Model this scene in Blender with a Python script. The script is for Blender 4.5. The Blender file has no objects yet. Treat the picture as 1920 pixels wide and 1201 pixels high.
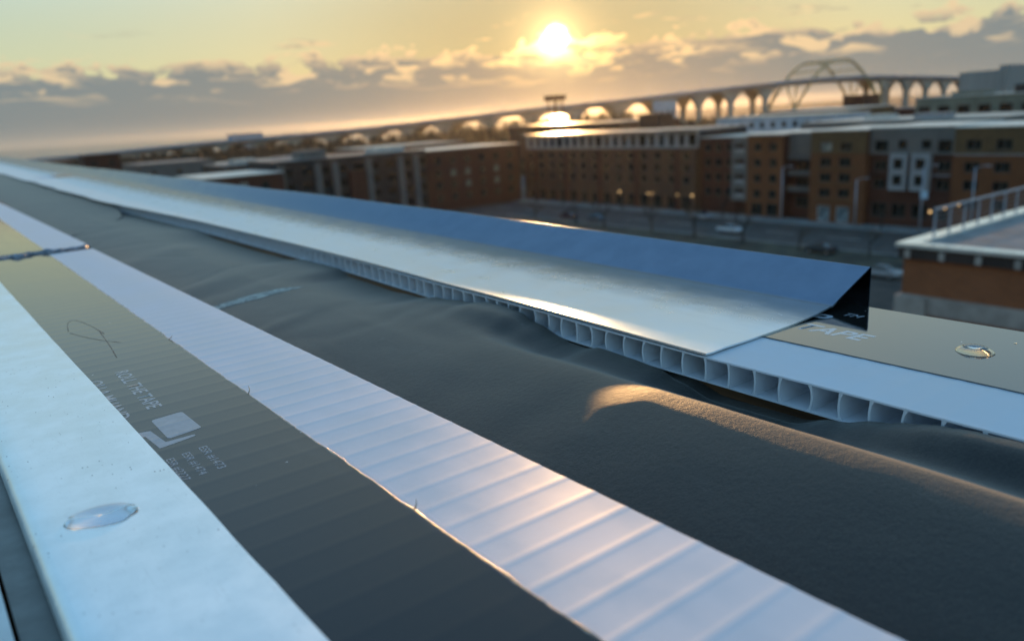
import bpy, bmesh, math, random
from mathutils import Matrix, Vector
R = math.radians
random.seed(7)
scene = bpy.context.scene
COL = scene.collection

# ------------------------------------------------------------------ camera
S = 0.09                      # height of the lens above the parapet top (m); foreground lengths are in units of S
cam_d = bpy.data.cameras.new('camera')
cam = bpy.data.objects.new('camera', cam_d)
COL.objects.link(cam)
scene.camera = cam
YAW, PITCH, ROLL = R(36.37), R(14.813), R(3.45)
fh = Vector((math.sin(YAW), math.cos(YAW), 0)); rh = Vector((math.cos(YAW), -math.sin(YAW), 0)); zz = Vector((0, 0, 1))
F = math.cos(PITCH) * fh - math.sin(PITCH) * zz
U0 = math.sin(PITCH) * fh + math.cos(PITCH) * zz
Rt = math.cos(ROLL) * rh - math.sin(ROLL) * U0
Up = math.sin(ROLL) * rh + math.cos(ROLL) * U0
m = Matrix((Rt, Up, -F)).transposed().to_4x4()
m.translation = Vector((0, 0, S))
cam.matrix_world = m
cam_d.sensor_width = 36.0
cam_d.lens = 27.0
cam_d.clip_start = 0.005
cam_d.clip_end = 60000
cam_d.dof.use_dof = True
cam_d.dof.focus_distance = 0.27
cam_d.dof.aperture_fstop = 13.0

# ------------------------------------------------------------------ render / exposure
scene.render.engine = 'CYCLES'
scene.view_settings.view_transform = 'Standard'
scene.view_settings.look = 'None'
scene.view_settings.exposure = 0.42
scene.view_settings.gamma = 1.0
scene.cycles.use_denoising = True
scene.cycles.max_bounces = 8
scene.cycles.transparent_max_bounces = 8
scene.cycles.sample_clamp_indirect = 6.0

# ------------------------------------------------------------------ sun + sky
SUN_EL, SUN_AZ = R(4.95), R(40.54)          # azimuth from +Y towards +X
sun_dir = Vector((math.cos(SUN_EL) * math.sin(SUN_AZ), math.cos(SUN_EL) * math.cos(SUN_AZ), math.sin(SUN_EL)))
sun_l = bpy.data.lights.new('sun', 'SUN')
sun_l.energy = 4.2
sun_l.angle = R(0.6)
sun_l.color = (1.0, 0.54, 0.20)
sun_o = bpy.data.objects.new('sun', sun_l)
sun_o.rotation_euler = sun_dir.to_track_quat('Z', 'Y').to_euler()
COL.objects.link(sun_o)


class NT:
    """small helper for building node trees"""
    def __init__(s, tree):
        s.t = tree; s.n = tree.nodes; s.l = tree.links

    def node(s, typ, ins=None, **props):
        n = s.n.new(typ)
        for k, v in props.items():
            setattr(n, k, v)
        for k, v in (ins or {}).items():
            s.put(n.inputs[k], v)
        return n

    def put(s, sock, v):
        if isinstance(v, bpy.types.NodeSocket):
            s.l.new(v, sock)
        elif v is not None:
            if isinstance(v, (tuple, list)) and sock.type == 'RGBA' and len(v) == 3:
                v = (*v, 1)
            sock.default_value = v

    def math(s, op, a, b=None, c=None, clamp=False):
        n = s.n.new('ShaderNodeMath'); n.operation = op; n.use_clamp = clamp
        s.put(n.inputs[0], a)
        if b is not None: s.put(n.inputs[1], b)
        if c is not None: s.put(n.inputs[2], c)
        return n.outputs[0]

    def ramp(s, x, a, b, lo=0.0, hi=1.0):
        n = s.n.new('ShaderNodeMapRange'); n.interpolation_type = 'SMOOTHSTEP'
        for i, v in enumerate((x, a, b, lo, hi)):
            s.put(n.inputs[i], v)
        return n.outputs[0]

    def mix(s, f, a, b, mode='MIX'):
        n = s.n.new('ShaderNodeMix'); n.data_type = 'RGBA'; n.blend_type = mode; n.clamp_factor = True
        s.put(n.inputs[0], f); s.put(n.inputs[6], a); s.put(n.inputs[7], b)
        return n.outputs[2]

    def noise(s, vec, scale, detail=3, rough=0.5, dist=0.0, dim='3D'):
        n = s.n.new('ShaderNodeTexNoise'); n.noise_dimensions = dim
        s.put(n.inputs['Vector'], vec)
        n.inputs['Scale'].default_value = scale; n.inputs['Detail'].default_value = detail
        n.inputs['Roughness'].default_value = rough; n.inputs['Distortion'].default_value = dist
        return n.outputs[0]

    def scaled(s, vec, k):
        n = s.n.new('ShaderNodeVectorMath'); n.operation = 'MULTIPLY'
        s.put(n.inputs[0], vec); n.inputs[1].default_value = k
        return n.outputs[0]


SKY_GAIN = 0.82
world = bpy.data.worlds.new('World')
scene.world = world
world.use_nodes = True
w = NT(world.node_tree)
w.n.clear()
gen = w.node('ShaderNodeTexCoord').outputs['Generated']
nrm = w.node('ShaderNodeVectorMath', {0: gen}, operation='NORMALIZE').outputs[0]
sep = w.node('ShaderNodeSeparateXYZ', {0: nrm})
elev = w.math('MULTIPLY', w.math('ARCSINE', sep.outputs[2]), 180 / math.pi)
dot = w.node('ShaderNodeVectorMath', {0: nrm, 1: tuple(sun_dir)}, operation='DOT_PRODUCT').outputs['Value']
ang = w.math('MULTIPLY', w.math('ARCCOSINE', w.math('MINIMUM', dot, 0.9999999)), 180 / math.pi)   # degrees from the sun
sky = w.node('ShaderNodeTexSky')
sky.sky_type = 'NISHITA'
sky.sun_disc = False
sky.sun_elevation = SUN_EL
sky.sun_rotation = SUN_AZ
sky.altitude = 180
sky.air_density = 1.0
sky.dust_density = 1.2
sky.ozone_density = 1.5
lum = w.node('ShaderNodeRGBToBW', {0: sky.outputs[0]}).outputs[0]
gain = w.math('DIVIDE', SKY_GAIN, w.math('MULTIPLY_ADD', lum, 1.10, 1.0))     # compresses the bright sky, evening out the aureole
skyc = w.node('ShaderNodeVectorMath', {0: sky.outputs[0], 'Scale': gain}, operation='SCALE').outputs[0]
sat = w.ramp(elev, 8.0, 38.0, 0.72, 1.18)
lum2 = w.node('ShaderNodeRGBToBW', {0: skyc}).outputs[0]
dim = w.math('MULTIPLY', w.ramp(elev, 13.0, 50.0, 1.0, 1.06), w.ramp(ang, 3.0, 22.0, 0.70, 1.0))
chan = w.node('ShaderNodeSeparateColor', {0: skyc})
tint = [w.ramp(elev, 6.0, 15.0, *q) for q in ((0.71, 0.80), (0.78, 0.97), (0.70, 1.02))]
chs = [w.math('MULTIPLY', w.math('MULTIPLY', tint[i], w.math('MAXIMUM', w.math('MULTIPLY_ADD', w.math('SUBTRACT', chan.outputs[i], lum2), sat, lum2), 0.0)), dim) for i in range(3)]
skyc = w.node('ShaderNodeCombineColor', {0: chs[0], 1: chs[1], 2: chs[2]}).outputs[0]
# cloud bank low over the lake: ragged lit top, grey body
CLOUD_SHIFT = (-1.64, 2.77, -2.24)
cvec = w.node('ShaderNodeVectorMath', {0: nrm, 1: CLOUD_SHIFT}, operation='ADD').outputs[0]
cl_lo = w.noise(w.scaled(cvec, (1, 1, 2.0)), 5.0, 3, 0.5)
cl_hi = w.noise(w.scaled(cvec, (1, 1, 2.2)), 24.0, 6, 0.58, 0.3)
cl_st = w.noise(w.scaled(cvec, (1, 1, 7.0)), 11.0, 5, 0.6, 0.3)
top = w.math('ADD', w.math('MULTIPLY_ADD', cl_lo, 0.7, 4.28), w.math('MULTIPLY', w.math('SUBTRACT', cl_hi, 0.5), 5.2))
rel = w.math('SUBTRACT', top, elev)                      # >0 inside the bank
bank = w.ramp(rel, -0.06, 0.30)
# a few detached shreds above the bank
shred = w.math('MULTIPLY', w.ramp(cl_st, 0.60, 0.68), w.math('MULTIPLY', w.ramp(elev, 3.5, 4.5), w.ramp(elev, 7.2, 5.4)))
cover = w.math('MAXIMUM', bank, w.math('MULTIPLY', shred, 0.8))
near = w.math('POWER', 2.718, w.math('MULTIPLY', ang, -1 / 9.0))
near2 = w.math('POWER', 2.718, w.math('MULTIPLY', ang, -1 / 15.0))
body = w.mix(near2, (0.135, 0.178, 0.205), (0.27, 0.215, 0.15))
lowband = w.ramp(elev, 1.6, -0.3)
body = w.mix(w.math('MULTIPLY', lowband, 0.40), body, (0.28, 0.285, 0.26))
litc = w.mix(near, (0.62, 0.47, 0.29), (1.4, 0.80, 0.27))
puffs = w.math('MULTIPLY', w.ramp(rel, 1.10, 0.10), w.ramp(cl_hi, 0.40, 0.60))
streak = w.math('MULTIPLY', w.math('MULTIPLY', w.ramp(cl_st, 0.55, 0.70), w.ramp(elev, 1.6, 3.0)), 0.45)
cl_pf = w.noise(w.scaled(cvec, (1, 1, 2.8)), 21.0, 5, 0.5, 0.5)
tier = w.math('MULTIPLY', w.math('MULTIPLY', w.ramp(cl_pf, 0.50, 0.62), w.ramp(elev, 2.3, 3.3)), 0.85)
lit = w.math('MAXIMUM', puffs, w.math('MAXIMUM', streak, tier))
cloudc = w.mix(lit, body, litc)
blaze = w.math('MULTIPLY', w.math('POWER', 2.718, w.math('MULTIPLY', ang, -1 / 1.5)), w.math('MULTIPLY', w.ramp(cl_hi, 0.42, 0.58), w.ramp(rel, 2.2, 0.3)))
cloudc = w.mix(1.0, cloudc, w.mix(1.0, (5.0, 2.9, 0.9), w.node('ShaderNodeCombineColor', {0: blaze, 1: blaze, 2: blaze}).outputs[0], 'MULTIPLY'), 'ADD')
col = w.mix(w.math('MULTIPLY', cover, 0.93), skyc, cloudc)
# the sun itself, partly behind the bank, and the bright air round it
halo = w.math('MULTIPLY', w.math('POWER', 2.718, w.math('MULTIPLY', ang, -1 / 1.0)), 2.4)
halo2 = w.math('MULTIPLY', w.math('POWER', 2.718, w.math('MULTIPLY', ang, -1 / 5.0)), 0.05)
glow = w.mix(1.0, (1.0, 0.62, 0.22), w.node('ShaderNodeCombineColor', {0: halo, 1: halo, 2: halo}).outputs[0], 'MULTIPLY')
glow2 = w.mix(1.0, (1.0, 0.66, 0.30), w.node('ShaderNodeCombineColor', {0: halo2, 1: halo2, 2: halo2}).outputs[0], 'MULTIPLY')
disc = w.math('MULTIPLY', w.ramp(w.math('MULTIPLY_ADD', w.math('SUBTRACT', cl_pf, 0.5), 2.2, ang), 1.12, 0.35), w.math('MULTIPLY_ADD', w.ramp(w.math('MULTIPLY', bank, rel), 0.05, 0.7), -0.96, 1.0))
discc = w.mix(1.0, (9.0, 7.6, 5.0), w.node('ShaderNodeCombineColor', {0: disc, 1: disc, 2: disc}).outputs[0], 'MULTIPLY')
col = w.mix(1.0, col, glow, 'ADD')
col = w.mix(1.0, col, glow2, 'ADD')
col = w.mix(1.0, col, discc, 'ADD')
bg = w.node('ShaderNodeBackground', {0: col, 1: 1.0})
w.l.new(bg.outputs[0], w.node('ShaderNodeOutputWorld').inputs[0])

# ------------------------------------------------------------------ materials
MATS = {}


def mat(name, base, rough=0.6, metal=0.0, var=0.12, scale=3.0, bump=0.0, bscale=None, base2=None, ior=1.5, stretch=(1, 1, 1),
        rvar=0.0, coat=0.0, detail=4, spec=0.5):
    if name in MATS:
        return MATS[name]
    mt = bpy.data.materials.new(name); mt.use_nodes = True
    t = NT(mt.node_tree)
    b = t.n['Principled BSDF']
    co = t.scaled(t.node('ShaderNodeTexCoord').outputs['Object'], stretch)
    nz = t.noise(co, scale, detail, 0.6)
    c2 = base2 or tuple(max(0, c * (1 - var * 2)) for c in base)
    c1 = base if base2 else tuple(c * (1 + var) for c in base)
    t.put(b.inputs['Base Color'], t.mix(t.ramp(nz, 0.3, 0.7), c2, c1))
    if rvar:
        t.put(b.inputs['Roughness'], t.ramp(t.noise(co, scale * 2.3, 5, 0.6), 0.3, 0.7, rough - rvar, rough + rvar))
    else:
        b.inputs['Roughness'].default_value = rough
    b.inputs['Metallic'].default_value = metal
    b.inputs['IOR'].default_value = ior
    b.inputs['Coat Weight'].default_value = coat
    b.inputs['Specular IOR Level'].default_value = spec
    if bump:
        bn = t.node('ShaderNodeBump', {'Height': t.noise(co, bscale or scale * 4, 5, 0.6), 'Strength': 0.6, 'Distance': bump})
        t.put(b.inputs['Normal'], bn.outputs[0])
    MATS[name] = mt
    return mt


def emit(name, colr, strength):
    mt = bpy.data.materials.new(name); mt.use_nodes = True
    b = mt.node_tree.nodes['Principled BSDF']
    b.inputs['Base Color'].default_value = (*colr, 1)
    b.inputs['Emission Color'].default_value = (*colr, 1)
    b.inputs['Emission Strength'].default_value = strength
    MATS[name] = mt
    return mt


def mat_brick(name, c1, c2, mortar, bw=0.22, bh=0.075):
    mt = bpy.data.materials.new(name); mt.use_nodes = True
    t = NT(mt.node_tree); b = t.n['Principled BSDF']
    geo = t.node('ShaderNodeNewGeometry')
    p = t.node('ShaderNodeSeparateXYZ', {0: geo.outputs['Position']})
    u = t.math('ADD', p.outputs[0], p.outputs[1])
    v = t.node('ShaderNodeCombineXYZ', {0: u, 1: p.outputs[2]})
    br = t.node('ShaderNodeTexBrick', {'Vector': v.outputs[0], 'Color1': c1, 'Color2': c2, 'Mortar': mortar, 'Scale': 1.0,
                                       'Mortar Size': 0.008, 'Brick Width': bw, 'Row Height': bh})
    n = t.noise(geo.outputs['Position'], 0.6, 5, 0.6)
    t.put(b.inputs['Base Color'], t.mix(t.ramp(n, 0.35, 0.75, 0.0, 0.45), br.outputs[0], tuple(x * 0.45 for x in c1)))
    b.inputs['Roughness'].default_value = 0.85
    MATS[name] = mt
    return mt


def mat_metal(name, base, rough, dirt=0.5, flecks=True, painted_sheen=False):
    """galvanised sheet: soft mottling, fine scratches, dark flecks of grit"""
    mt = bpy.data.materials.new(name); mt.use_nodes = True
    t = NT(mt.node_tree); b = t.n['Principled BSDF']
    co = t.node('ShaderNodeTexCoord').outputs['Object']
    mott = t.noise(co, 60, 5, 0.65)
    fine = t.noise(t.scaled(co, (1, 0.25, 1)), 900, 3, 0.6)
    c = t.mix(t.ramp(mott, 0.3, 0.7), tuple(x * 0.86 for x in base), base)
    if flecks:
        vo = t.node('ShaderNodeTexVoronoi', {'Vector': t.scaled(co, (2.6, 1.0, 1)), 'Scale': 330.0, 'Randomness': 1.0})
        sepc = t.node('ShaderNodeSeparateColor', {0: vo.outputs['Color']})
        fl = t.math('MULTIPLY', t.ramp(vo.outputs['Distance'], 0.20, 0.10), t.math('GREATER_THAN', sepc.outputs[0], 0.80))
        fl = t.math('MULTIPLY', fl, t.ramp(t.noise(co, 25, 3), 0.40, 0.60))
        c = t.mix(t.math('MULTIPLY', fl, dirt), c, (0.10, 0.10, 0.11))
        scr = t.noise(t.scaled(co, (1, 0.12, 1)), 260, 2, 0.5, 2.5)
        c = t.mix(t.math('MULTIPLY', t.ramp(t.math('ABSOLUTE', t.math('SUBTRACT', scr, 0.5)), 0.006, 0.0), 0.18), c, (0.15, 0.15, 0.16))
    b.inputs['Metallic'].default_value = 1.0
    rg = t.ramp(mott, 0.25, 0.75, rough - 0.05, rough + 0.06)
    if painted_sheen:
        # flange paled by a mask: bright sky sheen painted into the colour
        at = t.node('ShaderNodeAttribute', attribute_name='painted_sheen').outputs['Fac']
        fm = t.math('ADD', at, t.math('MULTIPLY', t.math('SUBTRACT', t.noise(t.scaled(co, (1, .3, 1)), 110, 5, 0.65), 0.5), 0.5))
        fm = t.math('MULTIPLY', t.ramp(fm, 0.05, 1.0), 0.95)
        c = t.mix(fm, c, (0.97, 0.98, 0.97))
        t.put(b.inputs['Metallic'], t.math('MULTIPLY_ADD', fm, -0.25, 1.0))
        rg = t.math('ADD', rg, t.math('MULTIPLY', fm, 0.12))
    t.put(b.inputs['Base Color'], c)
    t.put(b.inputs['Roughness'], rg)
    bn = t.node('ShaderNodeBump', {'Height': fine, 'Strength': 0.2, 'Distance': 0.00006})
    t.put(b.inputs['Normal'], bn.outputs[0])
    MATS[name] = mt
    return mt


def mat_tape(name, base, rough, ior, bstr=0.15):
    mt = bpy.data.materials.new(name); mt.use_nodes = True
    t = NT(mt.node_tree); b = t.n['Principled BSDF']
    co = t.node('ShaderNodeTexCoord').outputs['Object']
    big = t.noise(t.scaled(co, (1.0, 0.5, 1)), 45, 5, 0.6)
    c = t.mix(t.ramp(big, 0.55, 0.8), base, tuple(x * 2.2 + 0.008 for x in base))
    vo = t.node('ShaderNodeTexVoronoi', {'Vector': co, 'Scale': 260.0})
    sc = t.node('ShaderNodeSeparateColor', {0: vo.outputs['Color']})
    dust = t.math('MULTIPLY', t.ramp(vo.outputs['Distance'], 0.12, 0.05), t.math('GREATER_THAN', sc.outputs[0], 0.975))
    c = t.mix(dust, c, (0.55, 0.53, 0.5))
    t.put(b.inputs['Base Color'], c)
    b.inputs['IOR'].default_value = ior
    t.put(b.inputs['Roughness'], t.ramp(t.noise(t.scaled(co, (1, .4, 1)), 130, 4, 0.65), 0.3, 0.75, rough - 0.02, rough + 0.04))
    bn = t.node('ShaderNodeBump', {'Height': t.noise(t.scaled(co, (2.5, 0.5, 1)), 120, 4, 0.6), 'Strength': bstr, 'Distance': 0.0001})
    t.put(b.inputs['Normal'], bn.outputs[0])
    MATS[name] = mt
    return mt


def mat_plastic(name, base, trans=0.3, rough=0.32):
    mt = bpy.data.materials.new(name); mt.use_nodes = True
    t = NT(mt.node_tree); b = t.n['Principled BSDF']
    co = t.node('ShaderNodeTexCoord').outputs['Object']
    n = t.noise(t.scaled(co, (1.2, 0.6, 1)), 40, 5, 0.6)
    c = t.mix(t.ramp(n, 0.3, 0.75), tuple(x * 0.93 for x in base), base)
    sm = t.noise(t.scaled(co, (1, .6, 1)), 30, 6, 0.7, 1.0)
    c = t.mix(t.ramp(sm, 0.66, 0.78, 0, 0.35), c, (0.30, 0.31, 0.34))
    t.put(b.inputs['Base Color'], c)
    t.put(b.inputs['Roughness'], t.ramp(n, 0.3, 0.7, rough, rough + 0.15))
    tr = t.node('ShaderNodeBsdfTranslucent', {'Color': base})
    mx = t.node('ShaderNodeMixShader', {0: trans, 1: b.outputs[0], 2: tr.outputs[0]})
    t.l.new(mx.outputs[0], t.n['Material Output'].inputs[0])
    MATS[name] = mt
    return mt


def mat_felt(name):
    mt = bpy.data.materials.new(name); mt.use_nodes = True
    t = NT(mt.node_tree); b = t.n['Principled BSDF']
    co = t.node('ShaderNodeTexCoord').outputs['Object']
    fib = t.noise(co, 1500, 3, 0.7)
    med = t.noise(co, 70, 5, 0.6)
    c = t.mix(t.ramp(fib, 0.3, 0.75), (0.008, 0.0078, 0.0072), (0.028, 0.027, 0.024))
    c = t.mix(t.ramp(med, 0.35, 0.7, 0.0, 0.4), c, (0.012, 0.012, 0.012))
    vo = t.node('ShaderNodeTexVoronoi', {'Vector': co, 'Scale': 240.0})
    sc = t.node('ShaderNodeSeparateColor', {0: vo.outputs['Color']})
    lint = t.math('MULTIPLY', t.ramp(vo.outputs['Distance'], 0.10, 0.04), t.math('GREATER_THAN', sc.outputs[0], 0.95))
    c = t.mix(t.math('MULTIPLY', lint, 0.7), c, (0.35, 0.33, 0.30))
    wear = t.noise(t.scaled(co, (1, 0.35, 1)), 28, 6, 0.65, 0.8)
    c = t.mix(t.ramp(wear, 0.56, 0.72, 0, 0.35), c, (0.05, 0.048, 0.042))
    t.put(b.inputs['Base Color'], c)
    b.inputs['Roughness'].default_value = 0.52
    b.inputs['Specular IOR Level'].default_value = 0.32
    b.inputs['Sheen Weight'].default_value = 0.30
    b.inputs['Sheen Roughness'].default_value = 0.45
    b.inputs['Sheen Tint'].default_value = (0.9, 0.88, 0.82, 1)
    h = t.math('ADD', t.math('MULTIPLY', fib, 1.0), t.math('MULTIPLY', t.noise(co, 420, 3, 0.6), 1.2))
    bn = t.node('ShaderNodeBump', {'Height': h, 'Strength': 0.5, 'Distance': 0.00022})
    t.put(b.inputs['Normal'], bn.outputs[0])
    MATS[name] = mt
    return mt


GALV = mat_metal('galvanised_strip', (0.84, 0.90, 0.91), 0.34, 0.8)
GALV.node_tree.nodes['Principled BSDF'].inputs['Metallic'].default_value = 0.85
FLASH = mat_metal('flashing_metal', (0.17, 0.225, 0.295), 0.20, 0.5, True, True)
FLASH.node_tree.nodes['Principled BSDF'].inputs['Specular Tint'].default_value = (0.45, 0.55, 0.68, 1)
TAPE = mat_tape('black_tape', (0.007, 0.0075, 0.008), 0.07, 1.45)
TAPE2 = mat_tape('glossy_tape', (0.012, 0.0125, 0.012), 0.04, 2.2, 0.04)
INK2 = mat('tape_ink_pale', (0.42, 0.45, 0.50), 0.12, var=0.06, scale=300, ior=1.7)
INK = mat('tape_ink', (0.24, 0.26, 0.30), 0.16, var=0.06, scale=300, ior=1.5)
PLAS = mat_plastic('white_plastic', (0.80, 0.82, 0.86), 0.30)
FELT = mat_felt('grey_felt')
WOOD = mat('sheathing', (0.16, 0.075, 0.03), 0.8, var=0.3, scale=60, stretch=(1, .15, 1), bump=0.0004)
BOARD = mat('grey_board', (0.16, 0.165, 0.15), 0.55, var=0.15, scale=70, bump=0.0001, bscale=900)
PALE = mat('pale_board', (0.62, 0.63, 0.60), 0.5, var=0.06, scale=60)
SEAL = mat('sealant', (0.20, 0.22, 0.26), 0.5, var=0.25, scale=200, bump=0.0006, bscale=400)

# ------------------------------------------------------------------ mesh helpers


def meta(o, label=None, cat=None, group=None, kind=None):
    if label: o['label'] = label
    if cat: o['category'] = cat
    if group: o['group'] = group
    if kind: o['kind'] = kind
    return o


def mesh_obj(name, verts, faces, material, parent=None, smooth=False):
    me = bpy.data.meshes.new(name)
    me.from_pydata(verts, [], faces)
    me.materials.append(material)
    if smooth:
        me.polygons.foreach_set('use_smooth', [True] * len(me.polygons))
    o = bpy.data.objects.new(name, me)
    COL.objects.link(o)
    if parent: o.parent = parent
    return o


def link_mesh(name, me, parent=None, loc=(0, 0, 0), rz=0.0):
    o = bpy.data.objects.new(name, me)
    COL.objects.link(o)
    o.location = loc
    o.rotation_euler = (0, 0, rz)
    if parent: o.parent = parent
    return o


def empty(name, loc=(0, 0, 0), rz=0.0):
    o = bpy.data.objects.new(name, None)
    o.empty_display_size = 0.1
    COL.objects.link(o)
    o.location = loc
    o.rotation_euler = (0, 0, rz)
    return o


class MB:
    def __init__(s): s.v = []; s.f = []

    def box(s, x0, x1, y0, y1, z0, z1):
        i = len(s.v)
        s.v += [(x0, y0, z0), (x1, y0, z0), (x1, y1, z0), (x0, y1, z0), (x0, y0, z1), (x1, y0, z1), (x1, y1, z1), (x0, y1, z1)]
        s.f += [(i, i + 3, i + 2, i + 1), (i + 4, i + 5, i + 6, i + 7), (i, i + 1, i + 5, i + 4), (i + 1, i + 2, i + 6, i + 5),
                (i + 2, i + 3, i + 7, i + 6), (i + 3, i, i + 4, i + 7)]
        return s

    def quad(s, a, b, c, d):
        i = len(s.v); s.v += [a, b, c, d]; s.f.append((i, i + 1, i + 2, i + 3)); return s

    def bar(s, a, b, w, h=None):
        """rectangular bar from a to b"""
        a = Vector(a); b = Vector(b); d = (b - a).normalized()
        side = d.cross(Vector((0, 0, 1)))
        side = Vector((1, 0, 0)) if side.length < 1e-4 else side.normalized()
        up = side.cross(d).normalized()
        h = h or w
        i = len(s.v)
        for p in (a, b):
            for sx, sy in ((-1, -1), (1, -1), (1, 1), (-1, 1)):
                s.v.append(tuple(p + side * sx * w / 2 + up * sy * h / 2))
        s.f += [(i, i + 1, i + 5, i + 4), (i + 1, i + 2, i + 6, i + 5), (i + 2, i + 3, i + 7, i + 6), (i + 3, i, i + 4, i + 7),
                (i + 3, i + 2, i + 1, i), (i + 4, i + 5, i + 6, i + 7)]
        return s

    def tube(s, pts, rads, n=8):
        rings = []
        for k, p in enumerate(pts):
            p = Vector(p)
            d = (Vector(pts[min(k + 1, len(pts) - 1)]) - Vector(pts[max(k - 1, 0)])).normalized()
            side = d.cross(Vector((0.13, 0.31, 0.94))).normalized(); up = side.cross(d)
            r = []
            for j in range(n):
                a = 2 * math.pi * j / n
                s.v.append(tuple(p + (side * math.cos(a) + up * math.sin(a)) * rads[k])); r.append(len(s.v) - 1)
            rings.append(r)
        for a, b in zip(rings[:-1], rings[1:]):
            for j in range(n):
                s.f.append((a[j], a[(j + 1) % n], b[(j + 1) % n], b[j]))
        s.f.append(tuple(rings[0][::-1])); s.f.append(tuple(rings[-1]))
        return s

    def build(s, name, material, parent=None, smooth=False):
        return mesh_obj(name, s.v, s.f, material, parent, smooth)

    def mesh(s, name, material):
        me = bpy.data.meshes.new(name); me.from_pydata(s.v, [], s.f); me.materials.append(material); return me


def sheet(name, rows, material, parent=None, thick=0.0, smooth=True, tdir=None):
    """rows[j][i] -> point in units of S; a closed sheet of the given thickness"""
    nr, nc = len(rows), len(rows[0])
    v = [(p[0] * S, p[1] * S, p[2] * S) for r in rows for p in r]
    f = [(j * nc + i, j * nc + i + 1, (j + 1) * nc + i + 1, (j + 1) * nc + i) for j in range(nr - 1) for i in range(nc - 1)]
    if thick:
        n0 = len(v)
        d = tdir or (0, 0, -1)
        v += [(x + d[0] * thick * S, y + d[1] * thick * S, z + d[2] * thick * S) for x, y, z in v]
        f += [tuple(n0 + k for k in q[::-1]) for q in f]
        rim = [(0, i) for i in range(nc)] + [(j, nc - 1) for j in range(1, nr)] + [(nr - 1, i) for i in range(nc - 2, -1, -1)] + [(j, 0) for j in range(nr - 2, 0, -1)]
        idx = [j * nc + i for j, i in rim]
        for k in range(len(idx)):
            a, b = idx[k], idx[(k + 1) % len(idx)]
            f.append((b, a, a + n0, b + n0))
    o = mesh_obj(name, v, f, material, parent, smooth)
    if thick and smooth:
        for e in o.data.edges: pass
        o.data.set_sharp_from_angle(angle=R(40))
    return o


def spline3(pts, n=10):
    out = []
    P = [Vector(p) for p in pts]
    for k in range(len(P) - 1):
        a, b, c, d = P[max(k - 1, 0)], P[k], P[k + 1], P[min(k + 2, len(P) - 1)]
        for j in range(n):
            t = j / n
            out.append(0.5 * ((2 * b) + (c - a) * t + (2 * a - 5 * b + 4 * c - d) * t * t + (3 * b - a - 3 * c + d) * t ** 3))
    out.append(P[-1])
    return out


def lerp(a, b, t): return a + (b - a) * t


def table(tb, x):
    """tb: list of (x, value) ascending"""
    if x <= tb[0][0]: return tb[0][1]
    for (a, va), (b, vb) in zip(tb[:-1], tb[1:]):
        if x <= b:
            t = (x - a) / (b - a); t = t * t * (3 - 2 * t)
            return va + (vb - va) * t
    return tb[-1][1]


_h = {}


def vnoise(x, y, seed=0):
    def g(i, j):
        k = (i, j, seed)
        if k not in _h:
            _h[k] = random.Random(hash(k) & 0xffffffff).random() * 2 - 1
        return _h[k]
    i, j = math.floor(x), math.floor(y); fx, fy = x - i, y - j
    fx = fx * fx * (3 - 2 * fx); fy = fy * fy * (3 - 2 * fy)
    return lerp(lerp(g(i, j), g(i + 1, j), fx), lerp(g(i, j + 1), g(i + 1, j + 1), fx), fy)


def frange(a, b, n): return [a + (b - a) * k / n for k in range(n + 1)]


def grow(a, b, d0, k):
    """samples from a to b, step growing by the factor k"""
    out = [a]; d = d0
    while out[-1] + d < b:
        out.append(out[-1] + d); d *= k
    out.append(b)
    return out

# ================================================================== LARGE STRUCTURE
GZ = -22.0
GROUND = mat('ground_soil', (0.050, 0.046, 0.036), 0.95, var=0.35, scale=0.05, detail=6)
GRASS = mat('winter_grass', (0.050, 0.043, 0.024), 0.95, var=0.4, scale=0.35)
ASPH = mat('asphalt', (0.062, 0.050, 0.042), 0.85, var=0.22, scale=0.5)
LOTM = mat('lot_asphalt', (0.045, 0.034, 0.026), 0.9, var=0.3, scale=0.25)
CONC = mat('concrete', (0.20, 0.195, 0.185), 0.85, var=0.15, scale=0.4)
LINE = mat('road_paint', (0.55, 0.55, 0.52), 0.7)
WATER = mat('lake_water', (0.03, 0.045, 0.05), 0.10, var=0.1, scale=0.01, bump=0.03, bscale=0.25, ior=1.33)


def slab(name, x0, x1, y0, y1, z, m_, kind='structure'):
    o = MB().quad((x0, y0, z), (x1, y0, z), (x1, y1, z), (x0, y1, z)).build(name, m_)
    return meta(o, kind=kind)


slab('ground', -9000, 9000, -3000, 9000, GZ, GROUND)
lv = [(-8900, 1250), (-400, 1080), (120, 1000), (230, 900), (330, 800), (430, 745), (520, 790), (640, 1000), (900, 1500), (2200, 2300), (8900, 3200), (8900, 8900), (-8900, 8900)]
meta(mesh_obj('lake', [(x, y, GZ + 0.05) for x, y in lv], [tuple(range(len(lv)))], WATER), kind='structure')
slab('road', 107.5, 125.5, -60, 175, GZ + 0.02, ASPH)
slab('cross_road', 60, 107.5, 146, 160, GZ + 0.02, ASPH)
slab('parking_lot', 45, 100, -40, 139, GZ + 0.012, LOTM)
lawn = slab('lawn', 96.5, 107.0, -40, 139, GZ + 0.03, GRASS)
for k in range(18):
    o = MB().box(116.3, 116.5, -40 + k * 11.5, -34 + k * 11.5, GZ + 0.022, GZ + 0.027).build('lane_marking', LINE)
    meta(o, kind='structure')
sw = MB().box(125.5, 131.5, -60, 168, GZ, GZ + 0.14).build('pavement', CONC); meta(sw, kind='structure')
kb = MB().box(107.0, 107.5, -60, 145, GZ, GZ + 0.13).build('kerb', CONC); meta(kb, kind='structure')

# ------------------------------------------------------------------ the parapet the camera stands on
OUT = 3.53
par = empty('parapet', (0, 0, -0.012))
meta(par, 'long parapet wall under the felt, tape and metal strips', 'parapet')


def in_par(o): o.parent = par; o.location = (0, 0, 0.012); return o


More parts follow.
